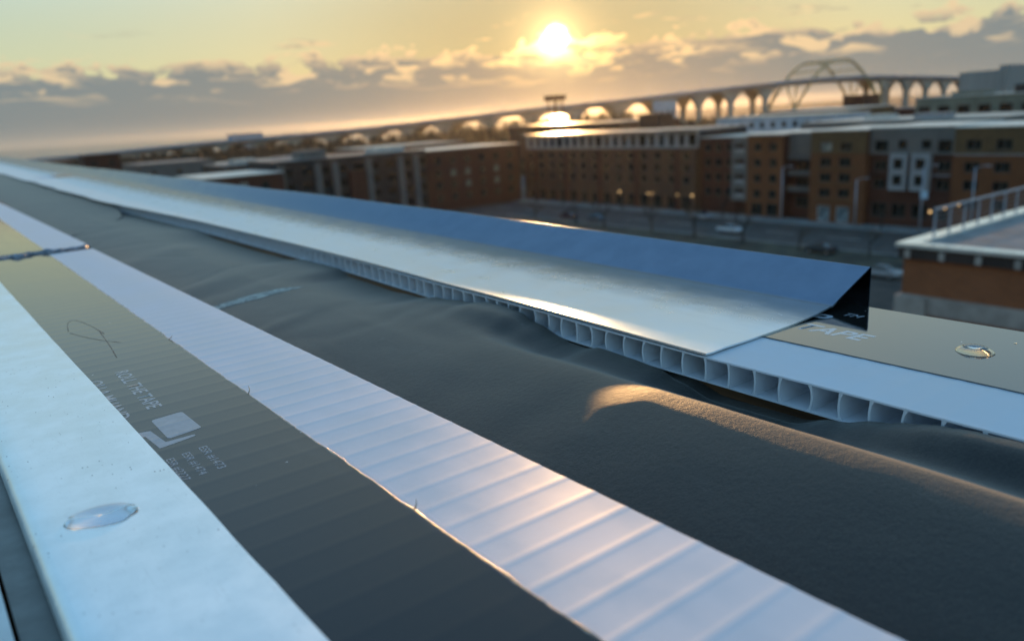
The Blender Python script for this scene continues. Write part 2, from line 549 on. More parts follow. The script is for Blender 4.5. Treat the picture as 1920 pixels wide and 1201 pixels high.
in_par(MB().box(-0.062 * S / 0.09, OUT * S, -0.8, 14.0, -22.0, -0.19 * S - 0.0005).build('wall_core', WOOD))
in_par(MB().box(2.50 * S, OUT * S, -0.8, 14.0, -0.185 * S, -0.122 * S).build('edge_blocking', WOOD))
in_par(MB().box(-0.01 * S, 1.245 * S, -0.8, 14.0, -0.185 * S, -0.122 * S).build('edge_blocking', WOOD))
meta(slab('roof_deck', -12, -0.062, -0.8, 14.0, -0.9, mat('roof_membrane', (0.3, 0.3, 0.29), 0.8)), kind='structure')

# ================================================================== FOREGROUND
PIT = 0.118


def white_r(y): return 1.312 - 0.0152 * y
def tape_r(y): return 0.878 - 0.0088 * y + 0.003 * vnoise(y * 9, 0.3, 5) + 0.0022 * vnoise(y * 31, 0.3, 6)
def met_r(y): return 0.494 - 0.0262 * y
def met_l(y): return 0.098 - 0.0290 * y


def scallop(y):
    """shallow rise over every web of the corrugated sheet"""
    t = ((y - 1.300) / PIT) % 1.0
    d = min(t, 1 - t)
    return 0.0012 * math.exp(-(d / 0.075) ** 2) - 0.0004 * math.sin(math.pi * t) ** 2 + 0.0006 * vnoise(y * 4.3, 0.2, 15)


def flute_panel(name, label, y0, y1, xn, xf, z_top, thick, near_open, webs_to, scal, depth=None):
    """twin-wall plastic: top sheet, bottom sheet and one web per flute"""
    root = empty(name, ((xn(y0) + xf(y0)) / 2 * S, y0 * S, (z_top - thick) * S))
    meta(root, label, 'corrugated panel', 'corrugated plastic panels')
    off = -root.location

    def child(o): o.parent = root; o.location = off; return o
    ys = []
    y = y0
    while y < y1:
        ys.append(y)
        y += PIT / 10 if y < 9 else PIT / 4
    ys.append(y1)
    NX = 14
    rows = [[(lerp(xn(y), xf(y), i / NX), y, z_top + scal(y)) for i in range(NX + 1)] for y in ys]
    child(sheet('top_sheet', rows, PLAS, None, 0.007))
    ys2 = frange(y0, y1, 40)
    rows = [[(lerp(xn(y), xf(y), i / 2), y, z_top - thick + 0.007) for i in range(3)] for y in ys2]
    child(sheet('bottom_sheet', rows, PLAS, None, 0.007))
    # webs, bowed like the moulded ribs
    me = []
    L = depth or 0.95
    for var in range(4):
        bow = (-0.010, 0.007, 0.011, -0.004)[var]
        v = []; f = []
        nz, th = 7, 0.0042
        for side in (-1, 1):
            for xx in (0.0, L):
                for k in range(nz + 1):
                    t = k / nz
                    flare = 0.004 * (abs(2 * t - 1) ** 9)
                    yb = bow * 4 * t * (1 - t) + side * (th + flare) / 1.0
                    v.append((xx * S, yb * S, (-thick + 0.007 + t * (thick - 0.0142)) * S))
        n = nz + 1
        for k in range(nz):
            f.append((k, n + k, n + k + 1, k + 1))
            f.append((2 * n + k, 2 * n + k + 1, 3 * n + k + 1, 3 * n + k))
            f.append((k, k + 1, 2 * n + k + 1, 2 * n + k))
            f.append((n + k, 3 * n + k, 3 * n + k + 1, n + k + 1))
        m_ = bpy.data.meshes.new('web'); m_.from_pydata(v, [], f); m_.materials.append(PLAS)
        m_.polygons.foreach_set('use_smooth', [True] * len(m_.polygons)); m_.set_sharp_from_angle(angle=R(50))
        me.append(m_)
    k0 = math.ceil((y0 - 1.957) / PIT + 0.02)
    k = k0
    while 1.957 + k * PIT < min(y1, webs_to) - 0.02:
        y = 1.957 + k * PIT + random.uniform(-0.006, 0.006)
        o = link_mesh('web', random.choice(me), root)
        xa = (xn(y) if near_open else xf(y) - L)
        o.location = Vector((xa * S, y * S, z_top * S)) + off
        k += 1
    return root


def no_scal(y): return 0.0


def p2n(y): return table([(1.95, 2.418), (3.8, 2.476), (5.67, 2.53), (9.0, 2.535), (15.0, 2.42), (35.0, 2.56), (150.0, 3.05)], y) + 0.004 * vnoise(y * 3, 1, 9)


flute_panel('corrugated_panel', 'white corrugated plastic panel with open flutes under the ridged metal flashing', -0.6, 30.0,
            p2n, lambda y: OUT + (0.033 * (y - 1.95) if y > 1.95 else 0.0), 0.0, 0.112, True, 15.5, lambda y: 0.85 * scallop(y - 0.067))
flute_panel('corrugated_panel', 'white ribbed plastic strip between black tape and felt, in front of the sealant joint', -0.6, 8.40,
            lambda y: met_l(y) + 0.10, white_r, 0.0, 0.112, False, 8.4, scallop, depth=0.4)
flute_panel('corrugated_panel', 'white plastic strip beyond the grey sealant joint at the far left', 8.62, 34.0,
            lambda y: met_l(y) + 0.10, lambda y: white_r(y) + 0.01, 0.012, 0.112, False, 9.0, lambda y: 0.3 * scallop(y), depth=0.4)

# felt in the channel between the two plastic strips
EDGE = [(0.0, 0.0), (0.77, -0.002), (0.90, -0.006), (1.02, -0.018), (1.10, -0.036), (1.20, -0.063), (1.36, -0.105), (1.55, -0.165), (1.90, -0.170),
        (2.10, -0.128), (2.18, -0.104), (2.37, -0.094), (2.58, -0.088), (2.68, -0.112), (2.80, -0.112), (2.88, -0.099), (3.07, -0.064), (3.25, -0.026), (3.40, -0.020), (3.55, -0.024),
        (3.78, -0.057), (4.09, -0.080), (4.40, -0.122), (4.82, -0.140), (5.45, -0.135), (5.73, -0.092), (6.34, -0.096), (6.8, -0.135), (7.67, -0.140), (8.9, -0.135), (9.7, -0.095), (11.0, -0.115), (13.0, -0.115)]


def felt_z(x, y):
    e = table(EDGE, y)
    base = -0.168 + 0.062 * max(0.0, min(1.0, (x - 1.3) / 0.6))
    base += 0.008 * vnoise(x * 1.3, y * 0.9, 1) + 0.004 * vnoise(x * 3.1, y * 2.3, 2) + 0.0012 * vnoise(x * 11, y * 9, 3) - 0.006 * (1 - min(1.0, abs(vnoise(x * 1.1 + 0.7 * y, y * 1.4 - .4 * x, 13)) * 7))
    base += 0.012 * math.exp(-((y - 4.45 - 0.22 * (x - 1.3)) / 0.085) ** 2) * math.exp(-((x - 1.42) / 0.38) ** 2)
    base += 0.016 * math.exp(-((y - 6.1 - 0.35 * (x - 1.3)) / 0.20) ** 2) * math.exp(-((x - 1.55) / 0.45) ** 2)
    base += 0.014 * math.exp(-((y - 8.0 - 0.4 * (x - 1.3)) / 0.30) ** 2)
    # long fold that catches the sun
    xc = 2.035 + 0.02 * math.sin(y * 1.7) + 0.03 * max(0, y - 1.4)
    amp = max(0.0, min(1.0, (4.3 - y) / 1.7)); amp = amp * amp * (3 - 2 * amp)
    crest = table([(0.4, -0.024), (1.5, -0.021), (1.85, -0.025), (2.2, -0.040), (2.8, -0.058), (3.4, -0.068)], y) + 0.003 * vnoise(y * 2.0, 0, 8)
    if x < xc:
        dx = xc - x
        fold = crest - 0.215 * (math.sqrt(dx * dx + 0.0121) - 0.11) + 0.004 * min(1, dx * 4) * vnoise(x * 2.3, y * 1.3, 4) + 0.0012 * vnoise(x * 9, y * 6, 12)
    else:
        t = min(1.0, (x - xc) / (2.36 - xc)); s_ = math.sin(min(1, t * 1.05) * math.pi / 2)
        fold = lerp(crest, e, t * t * (3 - 2 * t)) - 0.05 * math.sin(math.pi * t) ** 2 * (1 if y < 1.6 else 0.6)
        s_ = 0
    fold = max(fold, -0.176)
    wgt = max(0.0, min(1.0, (x - 1.95) / 0.40)); wgt = wgt * wgt * (3 - 2 * wgt)
    plain = lerp(base, e, wgt)
    return lerp(plain, fold, amp)


def felt_rows(ys, xa, xb, zf):
    rows = []
    xs = frange(0, 1, 60)
    for y in ys:
        r = []
        for t in xs:
            x = lerp(xa(y), xb(y), t)
            r.append((x, y, zf(x, y)))
        # tuck below the plastic
        zt = min(r[-1][2], -0.132)
        x = xb(y)
        r.append((x + 0.006, y, (r[-1][2] + zt) / 2 - 0.003)); r.append((x + 0.012, y, zt - 0.012)); r.append((x + 0.10, y, zt - 0.016))
        rows.append(r)
    return rows


def f_xa(y): return white_r(y) - 0.03


ys = grow(-0.6, 14.0, 0.03, 1.004)
fr = felt_rows(ys, f_xa, lambda y: p2n(y) - 0.020, lambda x, y: felt_z(x, y) if x > white_r(y) + 0.01 else min(felt_z(x, y), -0.122))
fe = sheet('felt_sheet', fr, FELT, None, 0.006)
PALEMK = mat('pale_streak', (0.38, 0.37, 0.32), 0.8, var=0.3, scale=300, bump=0.0002, bscale=900)  # pale strip laid just above the felt
mk = []
for k in range(25):
    t = k / 24; wd = 0.15 * math.sin(math.pi * min(1, t * 0.9 + 0.1)) ** 0.5 * (1 + 0.25 * vnoise(t * 9, 0, 33)) + 0.006
    x = lerp(1.33, 2.05, t); yc = 5.40 - 0.05 * t + 0.02 * math.sin(t * 4)
    mk.append([(x, yc + wd * (i / 4 - 0.5), felt_z(x, yc + wd * (i / 4 - 0.5)) + 0.0022) for i in range(5)])
sheet('pale_mark', mk, PALEMK, fe)
meta(fe, 'dark grey felt sheet wrinkled in the channel between the plastic strips', 'felt')


def felt2_z(x, y):
    t = max(0.0, min(1.0, (x - 1.2) / 1.2))
    up = max(0.0, min(1.0, (y - 12.0) / 2.0))
    z = lerp(-0.165, lerp(-0.085, -0.045, up), t ** 2)
    return z + 0.010 * vnoise(x * 1.6, y * 0.45, 21) + 0.006 * vnoise(x * 3, y * 1.1, 22)


def lap_y(t): return lerp(11.0, 12.3, min(1, t / 0.75)) + (1.6 * ((t - 0.75) / 0.25) ** 1.6 if t > 0.75 else 0)


rows = []
for k in range(70):
    r = []
    for i in range(41):
        t = i / 40
        y = lap_y(t) + (38 - lap_y(t)) * (k / 69) ** 1.7
        xb = p2n(y) - 0.015 + 0.01 * vnoise(y * 1.3, 4, 30)
        x = lerp(white_r(y) + 0.012, xb, t)
        r.append((x, y, felt2_z(x, y) + (0.018 if k > 0 else 0.012)))
    rows.append(r)
fe2 = sheet('felt_sheet', rows, FELT, None, 0.022)
meta(fe2, 'overlapping felt sheet with a dark lapped edge at the far left', 'felt')

# black tape on the left plastic strip


def tape_rows(ys, xl, xr, zf, nx=10):
    return [[(lerp(xl(y), xr(y), i / nx), y, zf(y)) for i in range(nx + 1)] for y in ys]


ys = frange(-0.6, 8.36, int(8.96 / PIT * 10))
tp1 = sheet('tape_strip', tape_rows(ys, lambda y: met_r(y) - 0.12, tape_r, lambda y: 0.0045 + 0.30 * scallop(y)), TAPE, None, 0.0028)
meta(tp1, 'black tape printed with white lettering between metal strip and white plastic', 'tape')
ys = frange(8.66, 34, 120)
tp1b = sheet('tape_strip', tape_rows(ys, lambda y: met_r(y) - 0.12, lambda y: tape_r(y) + 0.004, lambda y: 0.0165 + 0.12 * scallop(y)), TAPE, None, 0.0028)
meta(tp1b, 'black tape piece reflecting cream sky beyond the sealant joint', 'tape')
# frayed adhesive squeezed out along the tape edge
AD = mat('adhesive', (0.45, 0.36, 0.28), 0.18, var=0.2, scale=400, bump=0.0004, bscale=900)
mb = MB(); pts = []; rad = []
for y in grow(-0.5, 8.3, 0.012, 1.003):
    pts.append(((tape_r(y) + 0.0015) * S, y * S, (0.003 + 0.30 * scallop(y)) * S))
    rad.append((0.0016 + 0.0034 * max(0, vnoise(y * 17, 1, 41)) ** 1.5 + 0.0012 * random.random()) * S)
mb.tube(pts, rad, 6).build('adhesive_edge', AD, tp1, True)
for y, a in ((1.665, 0.4), (2.94, 1.2), (4.1, -0.4)):
    x = tape_r(y)
    mb = MB().tube([(x * S, y * S, 0.004 * S), ((x + 0.012) * S, (y + 0.012 * a) * S, 0.016 * S), ((x + 0.016) * S, (y + 0.03 * a) * S, 0.027 * S)], [0.003 * S, 0.002 * S, 0.0006 * S], 5)
    mb.build('loose_thread', AD, tp1, True)

SCUFF = mat('scuff', (0.05, 0.04, 0.035), 0.6)
for q in ([(0.47, 4.75), (0.50, 4.98), (0.545, 5.02), (0.585, 4.80), (0.61, 4.52)], [(0.47, 4.70), (0.52, 4.52), (0.58, 4.36), (0.64, 4.24)], [(0.60, 4.60), (0.585, 4.25), (0.565, 3.95)]):
    q = [(x, y) for x, y, _ in spline3([(a, b_, 0) for a, b_ in q])]
    vv = []; ff = []
    for k, (x, y) in enumerate(q):
        a, b_ = q[max(k - 1, 0)], q[min(k + 1, len(q) - 1)]
        d = Vector((b_[0] - a[0], b_[1] - a[1])).normalized(); wd_ = 0.0022 * (0.4 + abs(vnoise(k * .6, 0, 77)))
        for sg in (-1, 1): vv.append(((x - d.y * wd_ * sg) * S, (y + d.x * wd_ * sg) * S, (0.0052 + 0.30 * scallop(y)) * S))
    ff = [(2 * k, 2 * k + 1, 2 * k + 3, 2 * k + 2) for k in range(len(q) - 1)]
    mesh_obj('scuff_mark', vv, ff, SCUFF, tp1)

# black tape beside the ridged flashing
ys = frange(-0.6, 30, 160)
tp2 = sheet('tape_strip', tape_rows(ys, lambda y: 2.800 + 0.002 * vnoise(y * 6, 0, 51) + 0.02 * max(0, y - 1.95), lambda y: OUT + 0.012 + 0.033 * max(0, y - 1.95),
                                    lambda y: 0.0052), TAPE2, None, 0.0042)
meta(tp2, 'glossy black tape along the outer edge, to the right of the ridged flashing', 'tape')


def lettering(txt, name, parent, y0, y1, x0, x1, z, shear=0.0, zf=None, bold=0.0):
    """text that runs along -Y with its top towards +X, fitted to the box"""
    cu = bpy.data.curves.new('t', 'FONT'); cu.body = txt; cu.size = 1.0; cu.shear = shear; cu.offset = bold
    ob = bpy.data.objects.new('t', cu); COL.objects.link(ob)
    dg = bpy.context.evaluated_depsgraph_get(); dg.update()
    me = bpy.data.meshes.new_from_object(ob.evaluated_get(dg))
    bpy.data.objects.remove(ob); bpy.data.curves.remove(cu)
    xs = [v.co.x for v in me.vertices]; yy = [v.co.y for v in me.vertices]
    a, b, c, d = min(xs), max(xs), min(yy), max(yy)
    for v in me.vertices:
        u = (v.co.x - a) / (b - a); t = (v.co.y - c) / (d - c)
        Y = lerp(y0, y1, u); X = lerp(x0, x1, t)
        v.co = (X * S, Y * S, (z + (zf(Y) if zf else 0)) * S)
    if zf:
        bm = bmesh.new(); bm.from_mesh(me)
        y = min(y0, y1)
        while y < max(y0, y1):
            bmesh.ops.bisect_plane(bm, geom=bm.verts[:] + bm.edges[:] + bm.faces[:], plane_co=(0, y * S, 0), plane_no=(0, 1, 0)); y += 0.0118
        for v in bm.verts: v.co.z = (z + zf(v.co.y / S)) * S
        bm.to_mesh(me); bm.free()
    me.materials.clear(); me.materials.append(INK if zf else INK2); me.name = name
    o = bpy.data.objects.new(name, me); COL.objects.link(o); o.parent = parent
    return o


ZF = lambda y: 0.30 * scallop(y)
Z1 = 0.0050
lettering('ROLL THE TAPE', 'lettering', tp1, 3.69, 3.06, 0.506, 0.562, Z1, 0.0, ZF, 0.015)
lettering('OLLA MUAND', 'lettering', tp1, 3.62, 3.02, 0.385, 0.442, Z1, 0.0, ZF, 0.015)
lettering('ESR #1473', 'lettering', tp1, 2.532, 2.315, 0.544, 0.574, Z1, 0.0, ZF)
lettering('ESR #1474', 'lettering', tp1, 2.520, 2.312, 0.488, 0.516, Z1, 0.0, ZF)
lettering('ESR #2227', 'lettering', tp1, 2.510, 2.305, 0.437, 0.464, Z1, 0.0, ZF)


def flat_print(poly, name, parent, z, zf):
    # cut into slices along Y so that the print follows the ribs
    bm = bmesh.new()
    bm.faces.new([bm.verts.new((x, y, 0)) for x, y in poly])
    lo, hi = min(p[1] for p in poly), max(p[1] for p in poly)
    y = lo + 0.012
    while y < hi:
        bmesh.ops.bisect_plane(bm, geom=bm.verts[:] + bm.edges[:] + bm.faces[:], plane_co=(0, y, 0), plane_no=(0, 1, 0)); y += 0.012
    for v in bm.verts: v.co = (v.co.x * S, v.co.y * S, (z + zf(v.co.y)) * S)
    bmesh.ops.recalc_face_normals(bm, faces=bm.faces)
    me = bpy.data.meshes.new(name); bm.to_mesh(me); bm.free(); me.materials.append(INK)
    if me.polygons and me.polygons[0].normal.z < 0: me.flip_normals()
    o = bpy.data.objects.new(name, me); COL.objects.link(o); o.parent = parent
    return o


def rounded(poly, r, n=4):
    out = []
    for k, p in enumerate(poly):
        p = Vector(p); a = (Vector(poly[k - 1]) - p).normalized(); b = (Vector(poly[(k + 1) % len(poly)]) - p).normalized()
        for j in range(n + 1):
            t = j / n
            out.append(tuple(p + a * r * (1 - t) ** 2 + b * r * t ** 2))
    return out


flat_print(rounded([(0.488, 2.925), (0.600, 2.938), (0.610, 2.712), (0.492, 2.690)], 0.016), 'printed_square', tp1, Z1, ZF)
flat_print(rounded([(0.415, 2.83), (0.462, 2.816), (0.478, 2.668), (0.572, 2.668), (0.572, 2.650), (0.449, 2.622), (0.436, 2.770), (0.408, 2.78)], 0.006, 3), 'printed_bracket', tp1, Z1, ZF)
lettering('TAPE', 'lettering', tp2, 1.925, 1.60, 3.000, 3.105, 0.0055, 0.25, None, 0.02)
lettering('ZIP', 'lettering', tp2, 2.16, 1.90, 3.165, 3.290, 0.0055, 0.25, None, 0.02)
lettering('TM', 'lettering', tp2, 1.885, 1.80, 3.325, 3.375, 0.0055, 0.25)

# flat galvanised strip on the left
rows = []
for y in grow(-0.6, 40, 0.08, 1.02):
    l, r_ = met_l(y), met_r(y) + 0.0015 * vnoise(y * 7, 2, 61)
    z = 0.016 + 0.002 * vnoise(y * 0.8, 0, 60)
    rw = [(l - 0.004, y, z - 0.040), (l, y, z - 0.022), (l + 0.004, y, z - 0.010), (l + 0.014, y, z - 0.0035), (l + 0.032, y, z)]
    rw += [(lerp(l + 0.032, r_, i / 8), y, z + 0.0015 * vnoise(i * 0.4, y * 0.6, 62)) for i in range(1, 9)]
    rows.append(rw)
ms = sheet('metal_strip', rows, GALV, None, 0.0075)
meta(ms, 'flat pale blue galvanised metal strip with a water puddle on it', 'metal strip')

# grey board and pale board below the metal strip
rows = [[(met_l(y) - 0.076, y, -0.05), (met_l(y) + 0.03, y, -0.05)] for y in frange(-0.6, 30, 20)]
gb = sheet('edge_board', rows, BOARD, None, 0.05, False)
meta(gb, 'narrow grey green board below the metal strip in the lower left corner', 'board')
rows = [[(met_l(y) - 0.75, y, -0.043), (met_l(y) - 0.086, y, -0.040)] for y in frange(-0.6, 30, 20)]
pb = sheet('edge_board', rows, PALE, None, 0.05, False)
meta(pb, 'pale board in the very lower left corner', 'board')

# sealant joint
pts = []; rad = []; mb = MB()
for k in range(70):
    t = k / 69
    x = lerp(0.28, 1.19, t)
    y = lerp(8.44, 8.60, t) + 0.05 * vnoise(t * 9, 0, 71) + 0.025 * vnoise(t * 29, 0, 72)
    pts.append((x * S, y * S, (0.000 + 0.008 * vnoise(t * 14, 1, 73)) * S)); rad.append((0.034 + 0.016 * vnoise(t * 17, 2, 74)) * S)
sb = mb.tube(pts, rad, 10).build('sealant_bead', SEAL, None, True)
meta(sb, 'lumpy grey sealant bead across the joint of the white strip', 'sealant')

# ridged flashing


NEAR = [(1.95, 2.412), (3.8, 2.47), (5.67, 2.525), (9.0, 2.52), (15.0, 2.36), (35.0, 2.52), (150.0, 3.0)]


def flash_piece(y0, y1, dz, dx):
    rows = []
    for y in grow(y0, y1, 0.05, 1.025):
        d = 0.033 * (y - 1.95) if y < 9 else 0.033 * 7.05 + 0.030 * (y - 9)
        wob = 0.0035 * vnoise(y * 0.9, 3, 81) + 0.0012 * vnoise(y * 4, 3, 82)
        near = table(NEAR, y) - d + 0.004 * vnoise(y * 1.1, 0, 83) + (0.03 * vnoise(y * 0.9, 0, 87) if y > 14 else 0)
        lift = 0.006 + 0.005 * vnoise(y * 0.7, 5, 84)
        ht = 0.176 + 0.006 * min(4.0, max(0, y - 1.95)) + 0.004 * vnoise(y * 0.8, 1, 85)
        px = 3.672 + 0.008 * vnoise(y * 0.6, 1, 86)
        wd = 3.30 - near
        ez = 0.0155 + 0.003 * min(1.0, max(0.0, (y - 1.95) / 0.7)) + lift * 0.3
        r = [(near, ez), (near + 0.05 * wd, ez - 0.0025), (near + 0.14 * wd, lerp(ez, 0.0150, 0.6) + wob * .5), (near + 0.28 * wd, 0.0122 + wob), (near + 0.42 * wd, 0.0108 + wob), (near + 0.56 * wd, 0.0108 + wob), (near + 0.70 * wd, 0.0123 + wob * 0.7), (near + 0.82 * wd, 0.0175 + wob * 0.4), (near + 0.92 * wd, 0.0255),
             (3.30, 0.0335), (3.318, 0.0368), (3.330, 0.0374), (3.344, 0.0374), (3.352, 0.0392), (3.362, 0.0440), (3.40, 0.0605), (3.50, lerp(0.0605, ht, 0.36)), (px - 0.045, ht - 0.0195), (px - 0.014, ht - 0.0050), (px - 0.004, ht - 0.0012), (px + 0.003, ht - 0.0022), (px + 0.008, ht - 0.008), (px + 0.010, ht - 0.02),
             (px + 0.008, 0.0), (px + 0.004, -0.30)]
        rows.append([(x + d + dx, y, z + dz) for x, z in r])
    return rows


def solid_flash(rows, name, label):
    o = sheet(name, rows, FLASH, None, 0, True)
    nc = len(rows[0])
    at = o.data.attributes.new('painted_sheen', 'FLOAT', 'POINT')
    prof_ = [1, 1, 1, 1, 0.97, 0.85, 0.6, 0.35, 0.15]  # painted sheen, full at the near edge, fading out towards the crease
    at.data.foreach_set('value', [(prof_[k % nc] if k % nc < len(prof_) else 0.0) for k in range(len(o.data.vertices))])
    md = o.modifiers.new('thickness', 'SOLIDIFY'); md.thickness = 0.0075 * S; md.offset = -1
    md = o.modifiers.new('edges', 'EDGE_SPLIT'); md.split_angle = R(55)
    return meta(o, label, 'flashing', 'ridged metal flashing')


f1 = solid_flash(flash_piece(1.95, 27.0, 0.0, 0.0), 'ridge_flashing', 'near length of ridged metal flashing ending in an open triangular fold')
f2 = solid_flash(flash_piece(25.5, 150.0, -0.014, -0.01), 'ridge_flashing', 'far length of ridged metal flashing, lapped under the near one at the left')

# water on the metal and on the tape
wm = bpy.data.materials.new('water_drop'); wm.use_nodes = True
b = wm.node_tree.nodes['Principled BSDF']
b.inputs['Base Color'].default_value = (1, 1, 1, 1); b.inputs['Transmission Weight'].default_value = 1.0
b.inputs['Roughness'].default_value = 0.02; b.inputs['IOR'].default_value = 1.33


def droplet(cx, cy, z0, rx, ry, rot, h, label, seed, power=2.0, irr=0.07):
    v = []; f = []; NA, NR = 40, 12
    for k in range(NR + 1):
        t = k / NR
        for j in range(NA):
            a = 2 * math.pi * j / NA
            rr = 1 + irr * vnoise(math.cos(a) * 1.3 + 5, math.sin(a) * 1.3, seed) + irr * 0.5 * vnoise(math.cos(a) * 3 + 5, math.sin(a) * 3, seed + 1)
            q = math.cos(t * math.pi / 2)
            x = rx * rr * q * math.cos(a); y = ry * rr * q * math.sin(a)
            zz_ = h * (1 - q ** power) ** (1.0 if power > 2.5 else 0.75)
            v.append(((cx + x * math.cos(rot) - y * math.sin(rot)) * S, (cy + x * math.sin(rot) + y * math.cos(rot)) * S, (z0 + zz_) * S))
    v = v[:NR * NA] + [(cx * S, cy * S, (z0 + h) * S)]
    for k in range(NR - 1):
        for j in range(NA):
            f.append((k * NA + j, k * NA + (j + 1) % NA, (k + 1) * NA + (j + 1) % NA, (k + 1) * NA + j))
    for j in range(NA): f.append(((NR - 1) * NA + j, (NR - 1) * NA + (j + 1) % NA, NR * NA))
    f.append(tuple(reversed(range(NA))))
    o = mesh_obj('water_droplet', v, f, wm, None, True)
    return meta(o, label, 'water drop', 'drops of water')


droplet(0.205, 2.215, 0.0185, 0.088, 0.066, R(-25), 0.0070, 'wide flat puddle of water on the pale blue metal strip', 91, 5.0, 0.12)
droplet(3.150, 1.230, 0.0058, 0.064, 0.070, 0, 0.026, 'round domed water drop on the glossy tape at the right edge', 95, 2.0, 0.03)
droplet(3.36, 1.165, 0.0058, 0.006, 0.006, 0, 0.004, 'tiny glinting water speck behind the domed drop on the tape', 97, 2.0, 0.03)

# ================================================================== THE TOWN
BR_OR = mat_brick('brick_orange', (0.21, 0.062, 0.014), (0.17, 0.048, 0.012), (0.09, 0.045, 0.024))
BR_RED = mat_brick('brick_red', (0.10, 0.026, 0.010), (0.075, 0.019, 0.008), (0.05, 0.026, 0.016))
BR_BRN = mat_brick('brick_brown', (0.13, 0.056, 0.026), (0.10, 0.042, 0.020), (0.08, 0.045, 0.026))
TAN = mat('tan_render', (0.125, 0.066, 0.025), 0.85, var=0.12, scale=0.8)
GREYP = mat('grey_panel', (0.13, 0.112, 0.10), 0.6, var=0.08, scale=0.5)
WHITEP = mat('white_panel', (0.28, 0.255, 0.25), 0.6, var=0.06, scale=0.6)
PALEW = mat('pale_wall', (0.50, 0.51, 0.55), 0.7, var=0.08, scale=0.3)
TANW = mat('olive_wall', (0.20, 0.18, 0.13), 0.85, var=0.12, scale=0.3)
DARKW = mat('dark_wall', (0.045, 0.030, 0.024), 0.85, var=0.2, scale=0.5)
ROOFM = mat('roof_felt', (0.30, 0.29, 0.27), 0.38, var=0.12, scale=0.3)
COPE = mat('coping_metal', (0.55, 0.54, 0.52), 0.35, metal=0.5, var=0.08, scale=0.7)
FRAME = mat('window_frame', (0.10, 0.09, 0.085), 0.5)
FRAMEW = mat('window_frame_white', (0.6, 0.6, 0.6), 0.5)
GLASS = mat('window_glass', (0.018, 0.016, 0.012), 0.10, var=0.4, scale=0.25, ior=1.5)
GLASSB = mat('window_blind', (0.22, 0.21, 0.18), 0.35, var=0.3, scale=0.4)
SHOP = mat('shop_glass', (0.16, 0.19, 0.20), 0.15, var=0.3, scale=0.5)
CONCB = mat('bridge_concrete', (0.34, 0.31, 0.26), 0.85, var=0.12, scale=0.05)
STEELB = mat('bridge_steel', (0.36, 0.29, 0.13), 0.6, var=0.1, scale=0.1)
DECKB = mat('bridge_girder', (0.30, 0.31, 0.34), 0.6, var=0.1, scale=0.05)
BARK = mat('bark', (0.055, 0.038, 0.025), 0.95, var=0.3, scale=2.0)
TWIG = mat('twigs', (0.070, 0.048, 0.030), 0.95, var=0.35, scale=0.4)
POLE = mat('lamp_post_metal', (0.33, 0.34, 0.38), 0.45, metal=0.3, var=0.1)
WARM = emit('warm_lamp_and_glint', (1.0, 0.60, 0.24), 1.3)
_wm = {}


class House:
    def __init__(s, name, label, cat, loc, group=None):
        s.root = empty(name, loc); meta(s.root, label, cat, group); s.off = -Vector(loc)

    def add(s, o, parent=None):
        o.parent = parent or s.root
        if parent is None: o.location = s.off
        return o

    def box(s, name, x0, x1, y0, y1, z0, z1, m_):
        return s.add(MB().box(x0, x1, y0, y1, z0, z1).build(name, m_))

    def facade(s, name, axis, plane, s0, s1, z0, z1, holes, m_, depth=0.3):
        """front wall with real openings; axis 'x' faces -X (s runs along Y), 'y' faces -Y (s runs along X)"""
        mb = MB()
        def P(u, z, d=0.0): return (plane + d, u, z) if axis == 'x' else (u, plane + d, z)
        us = sorted({s0, s1, *[h[0] for h in holes], *[h[1] for h in holes]})
        zs = sorted({z0, z1, *[h[2] for h in holes], *[h[3] for h in holes]})
        for a, b in zip(us[:-1], us[1:]):
            for c, d in zip(zs[:-1], zs[1:]):
                mu, mz = (a + b) / 2, (c + d) / 2
                if any(h[0] < mu < h[1] and h[2] < mz < h[3] for h in holes): continue
                q = [P(a, c), P(b, c), P(b, d), P(a, d)]
                mb.quad(*(q[::-1] if axis == 'x' else q))
        for a, b, c, d in holes + [(s0, s1, z0, z1)]:
            mb.quad(P(a, c), P(b, c), P(b, c, depth), P(a, c, depth)); mb.quad(P(a, d), P(a, d, depth), P(b, d, depth), P(b, d))
            mb.quad(P(a, c), P(a, c, depth), P(a, d, depth), P(a, d)); mb.quad(P(b, c), P(b, d), P(b, d, depth), P(b, c, depth))
        return s.add(mb.build(name, m_))

    def window(s, axis, plane, h, frame=FRAME, glass=GLASS, mull=1, depth=0.24, fw=0.10):
        a, b, c, d = h
        w_, hh = b - a, d - c
        key = (axis, round(w_, 2), round(hh, 2), frame.name, glass.name, mull)
        if key not in _wm:
            f = MB(); g = MB()
            def bx(m_, u0, u1, v0, v1, t0, t1):
                if axis == 'x': m_.box(t0, t1, u0, u1, v0, v1)
                else: m_.box(u0, u1, t0, t1, v0, v1)
            W, H = w_ / 2, hh / 2
            bx(f, -W, W, -H, -H + fw, 0, .08); bx(f, -W, W, H - fw, H, 0, .08)
            bx(f, -W, -W + fw, -H + fw, H - fw, 0, .08); bx(f, W - fw, W, -H + fw, H - fw, 0, .08)
            for k in range(1, mull + 1):
                u = -W + w_ * k / (mull + 1); bx(f, u - .04, u + .04, -H + fw, H - fw, 0.005, .07)
            bx(g, -W + fw, W - fw, -H + fw, H - fw, 0.045, .06)
            _wm[key] = (f.mesh('window', frame), g.mesh('pane', glass))
        fm, gm = _wm[key]
        u, v = (a + b) / 2, (c + d) / 2
        loc = Vector((plane + depth - 0.1, u, v)) if axis == 'x' else Vector((u, plane + depth - 0.1, v))
        o = link_mesh('window', fm, s.root, loc + s.off)
        link_mesh('pane', gm, o)
        return o

    def windows(s, axis, plane, hs, **kw):
        for h in hs: s.window(axis, plane, h, **kw)


